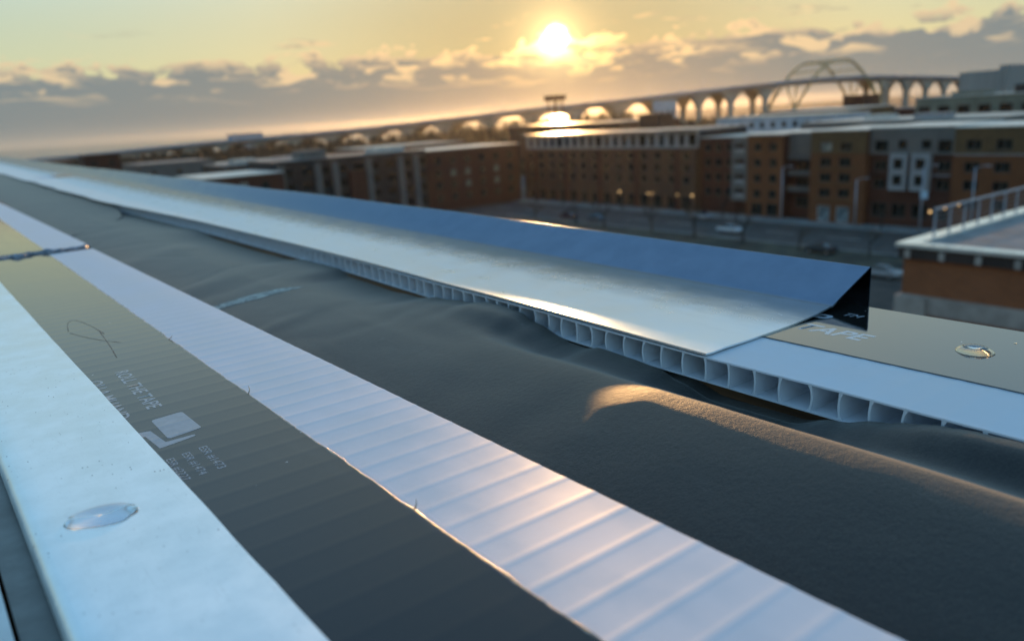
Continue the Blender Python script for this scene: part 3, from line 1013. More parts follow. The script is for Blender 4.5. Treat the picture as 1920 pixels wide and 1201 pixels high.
def wrect(c, z, w_, h): return (c - w_ / 2, c + w_ / 2, z - h / 2, z + h / 2)


# --- the row of flats facing us across the street (facades at x = 131)
G0 = GZ + 0.14
h = House('apartment_block', 'brick apartment block with a tan top storey behind the terrace railing', 'building', (131, 46, GZ))
cols = [54.2, 49.9, 45.4, 40.9, 36.5]
up = [wrect(c, -8.3, 2.3, 1.6) for c in cols]; lo = [wrect(c, z, 2.3, 1.6) for z in (-11.7, -14.6, -17.5) for c in cols]
h.facade('upper_wall', 'x', 131, 34, 57.1, -9.8, -5.7, up, TAN); h.facade('wall', 'x', 131, 34, 57.1, G0, -9.8, lo, BR_OR)
h.box('body', 131.3, 149, 34, 57.1, GZ, -5.75, BR_RED); h.box('coping', 130.9, 149.1, 33.9, 57.2, -5.70, -5.5, COPE)
h.windows('x', 131, up); h.windows('x', 131, lo)
h.box('sill_band', 130.9, 131.0, 34, 57.0, -9.9, -9.7, WHITEP)

h = House('apartment_block', 'dark brick block with grey top storey and two white framed bays', 'building', (131, 64, GZ))
up = [wrect(68.9, -8.4, 2.4, 1.9), wrect(65.3, -8.2, 1.5, 1.5), wrect(61.4, -8.2, 1.6, 1.5), wrect(58.5, -8.5, 2.3, 2.0)]
lo = [wrect(c, z, 2.2, 1.7) for z in (-11.7, -14.7) for c in (69.1, 58.6)] + [wrect(c, -19.2, 2.6, 2.4) for c in (69, 65.5, 62, 58.7)]
h.facade('upper_wall', 'x', 131, 57.1, 71, -9.8, -5.5, up, GREYP); h.facade('wall', 'x', 131.4, 57.1, 71, G0, -9.8, lo, BR_RED)
h.box('body', 131.75, 149, 57.1, 71, GZ, -5.55, BR_RED); h.box('coping', 130.9, 149.1, 57.2, 71, -5.50, -5.28, COPE)
h.windows('x', 131, up, mull=0); h.windows('x', 131.4, lo)
for a, b in ((64.1, 67.0), (60.4, 63.4)):
    c = (a + b) / 2; hs = [wrect(c, -11.3, 1.6, 1.7), wrect(c, -14.0, 1.6, 1.7)]
    bay = h.facade('bay', 'x', 130.3, a, b, -15.7, -9.6, hs, WHITEP, 1.1); h.windows('x', 130.3, hs, mull=0)
h.box('balcony', 130.6, 131.4, 57.3, 60.0, -13.2, -13.05, WHITEP); h.box('balcony', 130.6, 131.4, 67.6, 70.8, -13.2, -13.05, DARKW)

h = House('apartment_block', 'orange brick tower with paired windows over two pale shopfronts', 'building', (130, 76, GZ))
up = [wrect(c, -8.4, 2.2, 1.6) for c in (78.5, 74.8)]
lo = [wrect(c, z, 2.3, 1.6) for z in (-11.1, -13.8, -16.5) for c in (78.5, 74.8)]; sh = [wrect(c, -20.3, 2.4, 2.8) for c in (78.5, 74.8)]
h.facade('upper_wall', 'x', 130, 71, 81.5, -9.6, -5.7, up, TAN); h.facade('wall', 'x', 130, 71, 81.5, G0, -9.6, lo + sh, BR_OR)
h.box('body', 130.3, 148, 71.05, 81.45, GZ, -5.75, BR_OR); h.box('coping', 129.9, 148, 70.95, 81.55, -5.70, -5.5, COPE)
h.window('x', 130, up[0], glass=GLASSB); h.window('x', 130, up[1]); h.windows('x', 130, lo); h.windows('x', 130, sh, frame=FRAMEW, glass=SHOP, mull=0)
for z in (-9.5, -12.2, -14.9, -17.9): h.box('sill_band', 129.88, 130.0, 72.5, 80.5, z - .1, z + .1, TAN)

h = House('apartment_block', 'recessed dark block with balconies under a grey panel, beside orange tower', 'building', (133, 84.5, GZ))
lo = [wrect(84.4, z, 3.6, 2.0) for z in (-12.2, -15.2, -18.9)]
h.facade('upper_wall', 'x', 132.5, 81.5, 87.7, -10.0, -6.0, [], GREYP); h.facade('wall', 'x', 133, 81.5, 87.7, G0, -10.0, lo, BR_RED)
h.box('body', 133.3, 148, 81.5, 87.7, GZ, -6.05, DARKW); h.box('coping', 132.4, 148, 81.5, 87.7, -6.0, -5.85, COPE)
h.windows('x', 133, lo, mull=2)
for z in (-10.8, -13.8, -16.8): h.box('balcony', 131.6, 133, 82, 87.2, z - .1, z + .05, DARKW); h.box('balcony_rail', 131.6, 131.66, 82, 87.2, z + .05, z + 1.0, FRAME)

h = House('apartment_block', 'orange brick block with a sunlit roof edge left of the balcony recess', 'building', (131, 92, GZ))
lo = [wrect(c, z, 1.7, 1.6) for z in (-8.4, -11.4, -14.4, -17.4) for c in (89.8, 93.3)] + [wrect(c, -20.4, 2.6, 2.4) for c in (89.8, 93.3)]
h.facade('wall', 'x', 130.6, 87.7, 95.7, G0, -6.2, lo, BR_OR); h.box('body', 130.9, 148, 87.7, 95.7, GZ, -6.25, BR_RED)
h.box('coping', 129.9, 148, 87.4, 96.2, -6.2, -5.95, COPE); h.windows('x', 130.6, lo)

h = House('apartment_block', 'dark brown block with a stack of pale framed balconies on its right', 'building', (131, 102, GZ))
lo = [wrect(c, z, 1.5, 1.6) for z in (-8.6, -11.6, -14.6, -17.6) for c in (101.5, 104.3, 107.0)]
h.facade('wall', 'x', 132.6, 99.5, 109.0, G0, -6.6, lo, BR_RED); h.box('body', 132.9, 149, 95.7, 109, GZ, -6.65, BR_RED)
h.box('coping', 132.5, 149, 95.7, 109.0, -6.6, -6.4, COPE); h.windows('x', 132.6, lo)
bh = [(96.4, 98.8, z - .9, z + .8) for z in (-8.6, -11.6, -14.6, -17.4)]
h.facade('balcony_frame', 'x', 130.6, 95.72, 99.5, -19.0, -6.9, bh, GREYP, 2.2)
for b_ in bh: h.box('balcony_rail', 130.75, 130.8, 96.4, 98.8, b_[2], b_[2] + 0.8, WHITEP)

# long brown block with the white top storey
h = House('apartment_block', 'long brown brick block with white columned top storey and shop lamps', 'building', (131, 138, GZ))
hs = []
ycs = [111.6 + 4.08 * k for k in range(14)]
for c in ycs:
    for z in (-10.2, -12.7, -15.3): hs.append(wrect(c, z, 1.6, 1.6))
sh = [wrect(c, -20.2, 2.4, 2.8) for c in ycs]
h.facade('wall', 'x', 131, 109.0, 168, G0, -8.6, hs + sh, BR_BRN)
h.box('body', 131.35, 150, 109, 168, GZ, -8.65, BR_BRN)
h.windows('x', 131, hs, mull=0); h.windows('x', 131, sh, mull=1)
for c in (114.0, 126.2, 138.4, 150.6, 162.8):      # dark brick strips break up the front
    h.box('brick_strip', 130.7, 131.0, c - 0.55, c + 0.55, G0, -8.7, BR_RED)
th = []
for k in range(20):
    c = 110.9 + 2.9 * k
    th.append(wrect(c, -6.9, 1.45 if k % 5 else 2.1, 2.5))
h.facade('top_storey', 'x', 132.2, 109.4, 168, -8.6, -5.0, th, WHITEP, 0.4); h.box('top_storey_body', 132.65, 149, 109.4, 168, -8.6, -5.05, DARKW)
h.windows('x', 132.2, th, mull=0)
for a, b, z in ((109.2, 118.5, -4.62), (121.0, 133.5, -4.78), (136.0, 150.0, -4.9), (153.0, 168.2, -4.9)):
    h.box('roof_slab', 130.7, 150, a, b, z - 0.25, z, ROOFM)
h.box('top_cornice', 131.9, 149.5, 109.3, 168.1, -5.05, -4.93, WHITEP)
for k, y in enumerate((109.6, 113.7, 121.2, 122.4, 131.5)):
    o = h.add(MB().box(130.55, 130.85, y - .14, y + .14, -18.64, -18.36).build('shop_lamp', WARM))

# --- the row closing the street, facades towards us at y = 167
h = House('apartment_block', 'dark red brick block with pale window pairs, below the sun to the left', 'building', (115, 167, GZ))
cs = [103, 107.5, 111.9, 116.4, 121, 125.5]
hs = [wrect(c, z, 1.6, 1.7) for c in cs for z in (-9.6, -12.6, -15.6, -18.6)]
h.facade('wall', 'y', 167, 100, 128.8, GZ, -7.0, hs, BR_RED); h.box('body', 100, 128.8, 167.35, 185, GZ, -7.05, BR_RED)
h.box('coping', 99.9, 128.9, 166.9, 185, -7.0, -6.8, COPE)
for i, q in enumerate(hs): h.window('y', 167, q, glass=GLASSB if i in (9, 10, 18, 17, 5) else GLASS)
h = House('apartment_block', 'dark block with grey vertical piers and brown windows, middle of the left row', 'building', (81, 167, GZ))
cs = [64.6 + 4.25 * k for k in range(9)]
hs = [wrect(c, z, 2.4, 2.0) for c in cs for z in (-9.3, -12.4, -15.6, -18.8)]
h.facade('wall', 'y', 167.5, 62, 100, GZ, -6.7, hs, DARKW); h.box('body', 62, 100, 167.85, 186, GZ, -6.75, DARKW)
h.box('coping', 61.9, 100, 167.4, 186, -6.7, -6.45, GREYP); h.windows('y', 167.5, hs)
for k in (0, 2, 3, 5, 7, 8): h.box('pier', 62.0 + 4.25 * k, 63.5 + 4.25 * k, 166.7, 167.5, GZ, -7.4, GREYP)
h.box('brick_bay', 78.8, 83.0, 166.5, 167.45, GZ, -9.8, BR_RED)
h.box('roof_box', 70, 76, 172, 178, -6.45, -4.6, GREYP); h.box('roof_box', 88, 96, 171, 176, -6.45, -5.2, COPE)
h = House('apartment_block', 'low dark red brick block with a single pale window at the end of the row', 'building', (52, 160, GZ))
hs = [wrect(c, z, 1.6, 1.8) for c in (47.5, 52.0, 56.5) for z in (-10.6, -14.0, -17.4)]
h.facade('wall', 'y', 160, 44, 60.5, GZ, -8.4, hs, BR_RED); h.box('body', 44, 60.5, 160.35, 180, GZ, -8.45, BR_RED)
h.box('coping', 43.9, 60.6, 159.9, 180, -8.4, -8.2, COPE)
for i, q in enumerate(hs): h.window('y', 160, q, glass=GLASSB if i == 3 else GLASS, frame=FRAMEW if i == 3 else FRAME)

# --- roofs and houses farther back


def plain_house(name, label, x0, x1, y0, y1, zt, wallm, roofm=None, cat='building', winrows=(), wincols=5, ww=1.6, wh=1.6, zb=GZ, faces='xy', roofbox=None):
    h = House(name, label, cat, ((x0 + x1) / 2, (y0 + y1) / 2, zb))
    h.box('walls', x0, x1, y0, y1, zb, zt, wallm)
    h.box('roof', x0 - .2, x1 + .2, y0 - .2, y1 + .2, zt, zt + 0.3, roofm or COPE)
    for z in winrows:
        if 'x' in faces:
            for k in range(wincols):
                c = y0 + (y1 - y0) * (k + .5) / wincols; h.window('x', x0 - 0.2, wrect(c, z, ww, wh), mull=0)
        if 'y' in faces:
            n = max(2, int(wincols * (x1 - x0) / (y1 - y0)))
            for k in range(n):
                c = x0 + (x1 - x0) * (k + .5) / n; h.window('y', y0 - 0.2, wrect(c, z, ww, wh), mull=0)
    for q in roofbox or (): h.box('roof_unit', *q)
    return h


plain_house('town_house', 'long pale blue house with small dark windows below the arch', 190, 206, 112, 150, -4.2, PALEW, winrows=(-6.2, -9.2), wincols=11, ww=1.3)
plain_house('office_block', 'olive office block with brown window openings at the right edge', 214, 235, 60, 104, -1.6, TANW, winrows=(-4.7, -8.2), wincols=9, ww=3.0, wh=2.1,
            roofbox=[(218, 226, 70, 82, -1.3, 0.6, DARKW), (216, 222, 88, 96, -1.3, -0.3, TANW)])
plain_house('silo_block', 'tall pale grey windowless block standing above the bridge end', 655, 700, 257, 286, 12.6, mat('silo_concrete', (0.26, 0.27, 0.26), 0.85, var=0.1, scale=0.08, stretch=(6, 6, .3)),
            roofbox=[(656, 690, 251.8, 258.5, -22, 16.0, mat('silo_tower', (0.25, 0.26, 0.25), 0.85))])
plain_house('brick_tower', 'square dark red brick tower below the right foot of the arch', 285, 297, 158, 166, 0.1, BR_RED, DARKW, winrows=(-4,), wincols=2)
plain_house('roof_house', 'dark brown rooftop house above the white storey', 180, 187, 164, 172, -1.9, DARKW, DARKW, winrows=(), zb=-21)
plain_house('pale_tower', 'narrow pale grey tower under the bridge deck', 309, 318, 277, 285, 3.5, PALEW, winrows=(-2, -6), wincols=2)
plain_house('warehouse', 'low warehouse with a gold lit roof straight below the sun', 200, 226, 240, 266, -4.0, BR_BRN, ROOFM, 'warehouse', winrows=(-6.5,), wincols=6)
plain_house('warehouse', 'flat grey roofed warehouse right behind the grey panel block', 152, 176, 58, 98, -5.1, GREYP, ROOFM, 'warehouse', roofbox=[(156, 160, 70, 76, -4.8, -3.9, WHITEP), (163, 168, 85, 90, -4.8, -4.0, COPE)])
plain_house('warehouse', 'red walled warehouse beside the olive office block', 262, 285, 118, 150, -5.0, BR_RED, GREYP, 'warehouse')
plain_house('warehouse', 'tan shed between the pale blue house and the dark brick tower', 222, 250, 128, 156, -3.5, TAN, COPE, 'warehouse', winrows=(-6,), wincols=4)
plain_house('warehouse', 'brown hall behind the long brown block, left of the rooftop house', 190, 220, 190, 226, -3.9, BR_BRN, ROOFM, 'warehouse', winrows=(-6,), wincols=6)
plain_house('brick_house', 'small dark red house peeping over the far flashing at the left', 44, 55, 294, 304, -4.3, BR_RED, DARKW, winrows=(-7,), wincols=2)
plain_house('warehouse', 'long brown roofed shed left of the small red house', 8, 43, 312, 330, -5.8, BR_BRN, mat('brown_roof', (0.2, 0.12, 0.08), 0.7), 'warehouse')
plain_house('warehouse', 'grey blue warehouse under the left end of the bridge', 62, 88, 300, 330, -9.0, GREYP, GREYP, 'warehouse', winrows=(-12,), wincols=4)
plain_house('warehouse', 'pale roofed shed below the bridge in front of the lake', 100, 150, 330, 352, -12.0, PALEW, ROOFM, 'warehouse', winrows=(-15,), wincols=5)
plain_house('warehouse', 'dark roofed shed behind the left row of flats', 66, 100, 215, 238, -8.6, DARKW, GREYP, 'warehouse', roofbox=[(70, 76, 220, 226, -8.3, -7.0, COPE), (84, 90, 222, 230, -8.3, -7.3, WHITEP)])
plain_house('warehouse', 'wide brown shed in front of the bridge piers at centre left', 150, 200, 300, 330, -9.5, BR_BRN, ROOFM, 'warehouse', winrows=(-13,), wincols=6)
plain_house('warehouse', 'long pale harbour shed beyond the bridge deck at the left', 286, 322, 900, 915, -0.8, mat('harbour_shed', (0.34, 0.35, 0.40), 0.6), GREYP, 'warehouse')

# industrial tower below the sun
h = House('lattice_tower', 'thin legged industrial tower with a red cabin right below the sun', 'tower', (337, 396, GZ))
mb = MB()
for sx in (-3, 3):
    for sy in (-3, 3): h.add(MB().bar((337 + sx * 1.4, 396 + sy * 1.4, GZ), (337 + sx, 396 + sy, 8.5), 0.7).build('leg', BR_RED))
for z in (-14, -7, 0, 6):
    h.add(MB().bar((333, 392.5, z), (341, 399.5, z + 5), 0.4).bar((341, 392.5, z), (333, 399.5, z + 5), 0.4).build('brace', BR_RED))
h.box('cabin', 332, 342, 391, 401, 8.5, 11.4, BR_RED); h.box('cabin_roof', 331.5, 342.5, 390.5, 401.5, 11.4, 11.8, DARKW)

# --- the long arched bridge over the harbour
BR = [(117, 1174, -17.6), (175, 1005, -13.1), (210, 906, -10.0), (263, 819, -6.6), (322, 743, -4.4), (381, 680, -0.9), (420, 621, 2.3), (449, 594, 4.8), (505, 548, 7.9), (574, 514, 11.3),
      (620, 506, 13.7), (694, 482, 17.2), (749, 462, 19.1), (818, 452, 18.9), (906, 446, 16.4), (1019, 440, 12.7), (1150, 435, 8.3)]


def spline(pts, n=8):
    out = []
    P = [Vector(p) for p in pts]
    for k in range(len(P) - 1):
        a, b, c, d = P[max(k - 1, 0)], P[k], P[k + 1], P[min(k + 2, len(P) - 1)]
        for j in range(n):
            t = j / n
            out.append(0.5 * ((2 * b) + (c - a) * t + (2 * a - 5 * b + 4 * c - d) * t * t + (3 * b - a - 3 * c + d) * t ** 3))
    out.append(P[-1])
    return out


path = spline(BR)
bridge = House('arch_bridge', 'long elevated road bridge with a tied arch crossing the harbour', 'bridge', (749, 462, GZ))
rings = []
mb = MB()
secs = [(-15, 0.0), (-15, -1.6), (-9, -2.0), (-9, -4.6), (9, -4.6), (9, -2.0), (15, -1.6), (15, 0.0), (14.6, 1.1), (14.2, 0.0), (-14.2, 0.0), (-14.6, 1.1)]
for k, p in enumerate(path):
    d = (path[min(k + 1, len(path) - 1)] - path[max(k - 1, 0)]); d.z = 0; d.normalize()
    n = Vector((-d.y, d.x, 0))
    r = []
    for u, z in secs:
        q = p + n * u + Vector((0, 0, z)); mb.v.append(tuple(q)); r.append(len(mb.v) - 1)
    rings.append(r)
ns = len(secs)
for a, b_ in zip(rings[:-1], rings[1:]):
    for j in range(ns): mb.f.append((a[j], b_[j], b_[(j + 1) % ns], a[(j + 1) % ns]))
bridge.add(mb.build('deck', DECKB))
# flared piers
dist = 0.0; nxt = 20.0; arch_c = Vector((765, 467, 0))
for k in range(1, len(path)):
    p, q = path[k - 1], path[k]; L = (q - p).length
    while nxt <= dist + L:
        t = (nxt - dist) / L; c = p.lerp(q, t); nxt += 40.0
        top_z = c.z - 4.4
        if (Vector((c.x, c.y, 0)) - arch_c).length < 60 or top_z < GZ + 4: continue
        d = (q - p); d.z = 0; d.normalize(); n = Vector((-d.y, d.x, 0))
        H = top_z - GZ
        fl = min(H * 0.55, 13.0); prof = []
        for j in range(9):
            u = j / 8; prof.append((2.2 + 11.5 * u ** 2.0, top_z - fl + fl * u))
        prof = [(2.6, GZ), (2.2, top_z - fl - 0.01)] + prof
        for side in (-10.5, 10.5):
            mb = MB()
            for wv in (side - 1.8, side + 1.8):
                for sgn in (-1, 1):
                    for hw, z in prof:
                        mb.v.append(tuple(Vector((c.x, c.y, z)) + d * hw * sgn + n * wv))
            N = len(prof)
            for j in range(N - 1):
                A, Bq, Cq, Dq = j, N + j, 2 * N + j, 3 * N + j
                mb.f += [(A, A + 1, Bq + 1, Bq), (Cq, Dq, Dq + 1, Cq + 1), (A, Cq, Cq + 1, A + 1), (Bq, Bq + 1, Dq + 1, Dq)]
            bridge.add(mb.build('pier', CONCB))
    dist += L
# arch
A0, A1 = Vector((694, 482, 0)), Vector((830, 452, 0))
u = (A1 - A0).normalized(); nv = Vector((-u.y, u.x, 0)); mid = (A0 + A1) / 2 + u * 3
prof = [(-60, -11), (-47, 6), (-35, 20), (-22, 31), (-9, 36), (9, 36.4), (22, 31), (35, 20), (47, 6), (60, -11)]
pp = spline([(s_, 0, z) for s_, z in prof], 4)
for off in (-19, 19):
    pts = [mid + u * q.x + nv * off + Vector((0, 0, q.z)) for q in pp]
    mb = MB()
    for a, b_ in zip(pts[:-1], pts[1:]): mb.bar(a, b_ + (b_ - a) * 0.05, 2.0, 1.7)
    bridge.add(mb.build('arch_rib', STEELB))
    for q in pp[6:-6:2]:
        if q.z > 20: bridge.add(MB().bar(mid + u * q.x + nv * off + Vector((0, 0, 17)), mid + u * q.x + nv * off + Vector((0, 0, q.z)), 0.35).build('hanger', STEELB))
    for s_ in (-60, 60):
        c = mid + u * s_ + nv * off
        bridge.add(MB().bar(c + Vector((0, 0, GZ)), c + Vector((0, 0, -9)), 6, 5).build('arch_pier', CONCB))
        for e in (0.45, 0.8): bridge.add(MB().bar(c + Vector((0, 0, -9)), mid + u * s_ * e * (1.35 if e > .5 else 1.9) + nv * off * 0.7 + Vector((0, 0, 14)), 1.4).build('strut', STEELB))
for s_ in (-28, -14, 0, 14, 28):
    z = {28: 26.5, 14: 34.4, 0: 36.8}[abs(s_)]
    bridge.add(MB().bar(mid + u * s_ + nv * -18 + Vector((0, 0, z)), mid + u * s_ + nv * 18 + Vector((0, 0, z)), 1.0).build('cross_brace', STEELB))
for k in range(20, len(path), 5):
    p = path[k]
    bridge.add(MB().tube([tuple(p), tuple(p + Vector((0, 0, 11)))], [0.22, 0.12], 5).bar(p + Vector((0, 0, 11)), p + Vector((1.8, -1.2, 11.3)), 0.2).build('lamp_post', POLE))


# --- bare winter trees


def make_tree(seed, H, spread):
    rnd = random.Random(seed)
    tr = MB(); cr = MB()

    def limb(mb, a, b, r0, r1):
        d = (b - a); sd = d.cross(Vector((rnd.random() - .5, rnd.random() - .5, .3))).normalized(); upv = sd.cross(d).normalized()
        i = len(mb.v)
        for p, r in ((a, r0), (b, r1)):
            for k in range(3):
                an = 2.094 * k; mb.v.append(tuple(p + (sd * math.cos(an) + upv * math.sin(an)) * r))
        for k in range(3): mb.f.append((i + k, i + (k + 1) % 3, i + 3 + (k + 1) % 3, i + 3 + k))

    def grow_(p, d, L, r, lev):
        q = p + d * L
        limb(tr if lev == 0 else cr, p, q, r, r * 0.62)
        if lev >= 4: return
        for _ in range(3 if lev < 3 else 4):
            nd = (d + Vector((rnd.uniform(-1, 1), rnd.uniform(-1, 1), rnd.uniform(-.25, .6))) * spread).normalized()
            grow_(p + d * L * rnd.uniform(.55, 1.0), nd, L * rnd.uniform(.52, .74), r * 0.52, lev + 1)
    grow_(Vector((0, 0, 0)), Vector((0, 0, 1)), H * 0.36, H * 0.026, 0)
    return tr.mesh('trunk', BARK), cr.mesh('crown', TWIG)


ORD = ['first', 'second', 'third', 'fourth', 'fifth', 'sixth', 'seventh', 'eighth', 'ninth']
TREES = [make_tree(s_, 10, 0.75) for s_ in (3, 11, 27)]


def tree(x, y, sc, k, label, group, z=GZ):
    r = empty('bare_tree', (x, y, z), random.uniform(0, 6.28)); meta(r, label, 'tree', group)
    r.scale = (sc * random.uniform(1.0, 1.35), sc * random.uniform(1.0, 1.35), sc)
    tm, cm = TREES[k % 3]
    link_mesh('trunk', tm, r); link_mesh('crown', cm, r)
    return r


for k, (x, y, sc) in enumerate([(126.9, 158, .8), (127.2, 148, .82), (127, 137, .8), (127, 127, .82), (126.8, 118, .75), (127, 108, .85), (126.8, 98.5, .75), (127, 66, .6)]):
    tree(x, y, sc, k, ORD[k] + ' small bare tree from the left on the pavement before the flats', 'street trees before the flats')
for k in range(9):
    tree(104 + random.uniform(-1.5, 1.5), 45 + 10.5 * k, random.uniform(.5, .8), k, ORD[8 - k] + ' bare tree from the left on the grass strip beside the road', 'trees on the grass strip')
# the wood below and beyond the bridge, trees one can tell apart
for k in range(95):
    az = random.uniform(4, 66); dd = random.uniform(330, 690) if az < 40 else random.uniform(310, 800)
    x, y = dd * math.sin(R(az)), dd * math.cos(R(az))
    if 640 < x < 720 and y < 300: continue
    tree(x, y, random.uniform(0.9, 1.5), k, 'distant bare tree in the wood below the bridge', 'distant trees below the bridge')
for k in range(9):
    t = k / 8
    tree(lerp(345, 392, t) + random.uniform(-4, 4), lerp(895, 872, t), random.uniform(2.3, 2.75), k, ORD[k] + ' tall bare tree from the left of the clump above the bridge deck', 'tall trees beyond the deck')
tree(29, 318, 2.2, 1, 'lone tall tree at the far left above the flashing', None)

# undergrowth and low scrub under the bridge
rnd = random.Random(5); mb = MB()
for k in range(8000):
    az = rnd.uniform(6, 68); dd = rnd.uniform(300, 720) if az < 40 else rnd.uniform(300, 1100)
    x, y = dd * math.sin(R(az)), dd * math.cos(R(az)); s_ = rnd.uniform(2.0, 8.0); a = rnd.uniform(0, 3.14)
    p = Vector((x, y, GZ)); e = Vector((math.cos(a), math.sin(a), 0)) * s_
    i = len(mb.v); mb.v += [tuple(p - e), tuple(p + e), tuple(p + e * rnd.uniform(-.4, .4) + Vector((rnd.uniform(-1, 1), rnd.uniform(-1, 1), s_ * rnd.uniform(.7, 1.4))))]; mb.f.append((i, i + 1, i + 2))
for k in range(2600):     # taller thicket in front of the piers
    az = rnd.uniform(7, 46); j = min(range(len(path)), key=lambda q: abs(math.degrees(math.atan2(path[q].x, path[q].y)) - az))
    dd = math.hypot(path[j].x, path[j].y) * rnd.uniform(.78, .97)
    x, y = dd * math.sin(R(az)), dd * math.cos(R(az)); s_ = rnd.uniform(2.0, 5.0); a = rnd.uniform(0, 3.14)
    p = Vector((x, y, GZ)); e = Vector((math.cos(a), math.sin(a), 0)) * s_; hh = rnd.uniform(4.0, max(5.0, (path[j].z - GZ) * 0.80))
    i = len(mb.v); mb.v += [tuple(p - e), tuple(p + e), tuple(p + e * rnd.uniform(-.6, .6) + Vector((0, 0, hh)))]; mb.f.append((i, i + 1, i + 2))
meta(mb.build('scrub', TWIG), 'brown winter scrub on the low land below the bridge', 'scrub', kind='stuff')

# --- street lamps
for k, (x, y, hh, lb) in enumerate([(127.0, 85.2, 10.0, 'tall street lamp in front of the recessed dark block'), (127.0, 70.7, 8.2, 'street lamp at the right corner of the orange tower'),
                                    (127.0, 59.6, 10.5, 'street lamp with a pale blue sign in front of the white framed bays'), (127.0, 52.0, 10.5, 'street lamp in front of the block at the right edge')]):
    r = empty('street_lamp', (x, y, GZ + 0.14)); meta(r, lb, 'street lamp', 'street lamps along the flats')
    MB().tube([(0, 0, 0), (0, 0, hh * .5), (0, 0, hh)], [.17, .14, .10], 8).build('post', POLE, r, True)
    MB().tube([(0, 0, hh - .2), (-0.2, -.9, hh + .25), (-.3, -1.7, hh + .3)], [.07, .06, .05], 6).build('arm', POLE, r, True)
    MB().box(-.5, -.1, -2.3, -1.5, hh + .18, hh + .36).build('lamp_head', POLE, r)
    if k == 2: MB().box(-.12, -.06, -.95, .25, 5.4, 6.7).build('sign_plate', mat('blue_sign', (0.40, 0.52, 0.62), 0.5), r)

# --- cars
TYRE = mat('tyre', (0.02, 0.02, 0.02), 0.8); CARG = mat('car_glass', (0.02, 0.022, 0.025), 0.08); RIM = mat('wheel_rim', (0.4, 0.4, 0.42), 0.3, metal=0.8)


def car_mesh(paint):
    prof = [(-2.2, .45), (-2.25, .75), (-2.1, .98), (-1.35, 1.05), (-.75, 1.08), (1.25, 1.08), (1.85, 1.02), (2.2, .8), (2.22, .45)]
    cab = [(-1.25, 1.04), (-.55, 1.5), (.75, 1.52), (1.5, 1.06)]

    def ext(pr, w0, w1):
        mb = MB(); n = len(pr)
        for sgn in (-1, 1):
            for x, z in pr: mb.v.append((x, sgn * lerp(w0, w1, (z - .45) / 1.05), z))
        for j in range(n): mb.f.append((j, (j + 1) % n, n + (j + 1) % n, n + j))
        mb.f.append(tuple(range(n))[::-1]); mb.f.append(tuple(range(n, 2 * n)))
        return mb
    wh = MB().tube([(0, -.11, 0), (0, .11, 0)], [.33, .33], 14)
    rm = MB().tube([(0, -.12, 0), (0, .12, 0)], [.20, .20], 10)
    return ext(prof, .92, .84).mesh('body', paint), ext(cab, .92, .62).mesh('cabin', CARG), wh.mesh('wheel', TYRE), rm.mesh('rim', RIM)


def car(x, y, rz, colr, label):
    r = empty('parked_car', (x, y, GZ + 0.03), rz); meta(r, label, 'car', 'cars in the street')
    bm_, cm_, wm_, rm_ = car_mesh(mat('paint_' + label[:9].replace(' ', '_'), colr, 0.25, coat=0.6, var=0.03))
    link_mesh('body', bm_, r); link_mesh('cabin', cm_, r)
    mb = MB().box(-.5, .7, -.6, .6, 1.515, 1.535); mb.build('roof', bm_.materials[0], r)
    for sx in (-1.35, 1.4):
        for sy in (-.82, .82):
            o = link_mesh('wheel', wm_, r, (sx, sy, .33)); link_mesh('rim', rm_, o)


car(111.7, 85.2, R(88), (0.55, 0.56, 0.58), 'white car on the road below the orange brick block')
car(103.2, 62.4, R(92), (0.03, 0.03, 0.035), 'black car by the grass strip behind the flashing end')
car(93.0, 47.8, R(90), (0.30, 0.30, 0.31), 'silver car next to the corner of the terrace building')
car(110.2, 118.0, R(90), (0.10, 0.11, 0.13), 'dark grey car parked on the road below the long brown block')
car(110.2, 126.5, R(90), (0.08, 0.03, 0.03), 'dark red car parked behind the dark grey one')
car(122.8, 101.0, R(-90), (0.30, 0.31, 0.33), 'grey car at the kerb before the dark brown block')

# --- brick building with the roof terrace on the right
STONE = mat('stone_band', (0.34, 0.29, 0.25), 0.8, var=0.12, scale=1.5)
TERR = mat('terrace_floor', (0.20, 0.20, 0.195), 0.8, var=0.15, scale=1.2)
BR_T = mat_brick('brick_terrace', (0.34, 0.105, 0.03), (0.27, 0.08, 0.024), (0.15, 0.09, 0.06))
COPW = mat('terrace_coping', (0.86, 0.84, 0.78), 0.3, metal=0.7, var=0.08, scale=1.5)
h = House('terrace_building', 'orange brick building with a railed roof terrace and white coping', 'building', (40, 3, GZ))
h.box('wall', 29.2, 52, -14, 14.2, -7.35, -5.95, BR_T); h.box('stone_band', 29.12, 52, -14, 14.28, -8.05, -7.35, STONE); h.box('lower_wall', 29.2, 52, -14, 14.2, GZ, -8.05, BR_T)
h.box('cornice', 29.05, 52, -14, 14.35, -5.95, -5.52, DARKW)
for k in range(22): h.box('cornice_bracket', 28.98, 29.05, 13.9 - 1.25 * k, 14.1 - 1.25 * k, -5.92, -5.62, STONE)
h.box('terrace', 29.5, 52, -14, 13.9, -5.52, -5.48, TERR)
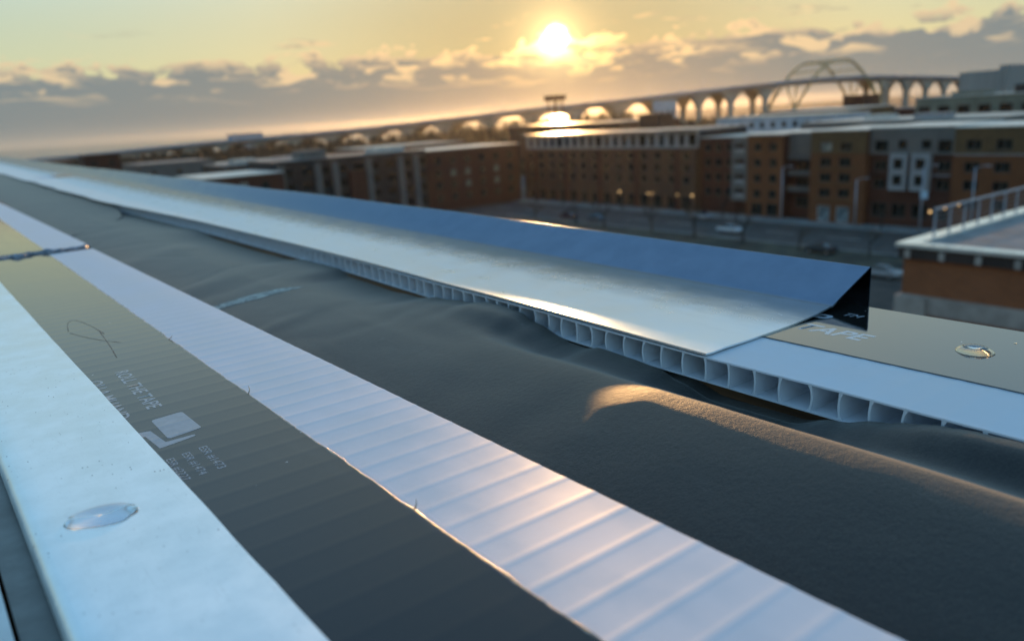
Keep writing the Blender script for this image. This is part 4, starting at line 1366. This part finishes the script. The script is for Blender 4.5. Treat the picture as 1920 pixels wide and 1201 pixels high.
h.box('front_coping', 28.95, 29.5, -14, 14.45, -5.519, -5.38, COPW); h.box('side_coping', 29.5, 52, 13.75, 14.45, -5.519, -5.38, COPW)
h.box('pilaster', 28.98, 29.2, 13.2, 14.35, -8.6, -7.4, STONE)
rail = House('terrace_railing', 'grey metal railing with thin posts along the terrace edge', 'railing', (31, 14.0, -5.38))
for k in range(14): rail.box('post', 31.0 + 1.28 * k, 31.06 + 1.28 * k, 13.97, 14.03, -5.38, -4.36, POLE)
rail.box('top_rail', 30.97, 48, 13.95, 14.05, -4.36, -4.29, POLE)
for z in (-4.55, -4.72, -4.89, -5.06, -5.23): rail.box('cable', 31.03, 48, 13.994, 14.006, z - .006, z + .006, POLE)
for k, (x, nm) in enumerate(((33.2, 'leftmost'), (34.5, 'middle'), (35.8, 'rightmost'))):  # glowing bulbs added in place of golden glints at the railing
    r = empty('glint_bulb', (x, 15.2, -4.75)); meta(r, nm + ' of three small glowing bulbs added for golden glints behind the terrace railing', 'glint bulb', 'added terrace glints')
    MB().tube([(0, 0, -.05), (0, 0, -.025), (0, 0, 0.02), (0, 0, .045)], [.02, .045, .045, .02], 10).build('bulb', WARM, r, True)
    MB().tube([(0, 0, .045), (0, 0, .10)], [.022, .02], 8).build('socket', FRAME, r)
    MB().bar((0, 0, .10), (0, -1.15, .42), .012).build('bracket', FRAME, r)

# --- thin evening haze over the town
hz = MB().box(-9500, 9500, -3500, 9500, -23.0, 41.0)
hm = bpy.data.materials.new('haze_air'); hm.use_nodes = True
hm.node_tree.nodes.clear()
ho = hm.node_tree.nodes.new('ShaderNodeOutputMaterial'); pv = hm.node_tree.nodes.new('ShaderNodeVolumePrincipled')
pv.inputs['Color'].default_value = (0.95, 0.93, 0.9, 1); pv.inputs['Density'].default_value = 0.00002; pv.inputs['Anisotropy'].default_value = 0.78
hm.node_tree.links.new(pv.outputs[0], ho.inputs['Volume'])
meta(hz.build('haze', hm), 'thin evening haze over the town and the lake', 'haze', kind='stuff')
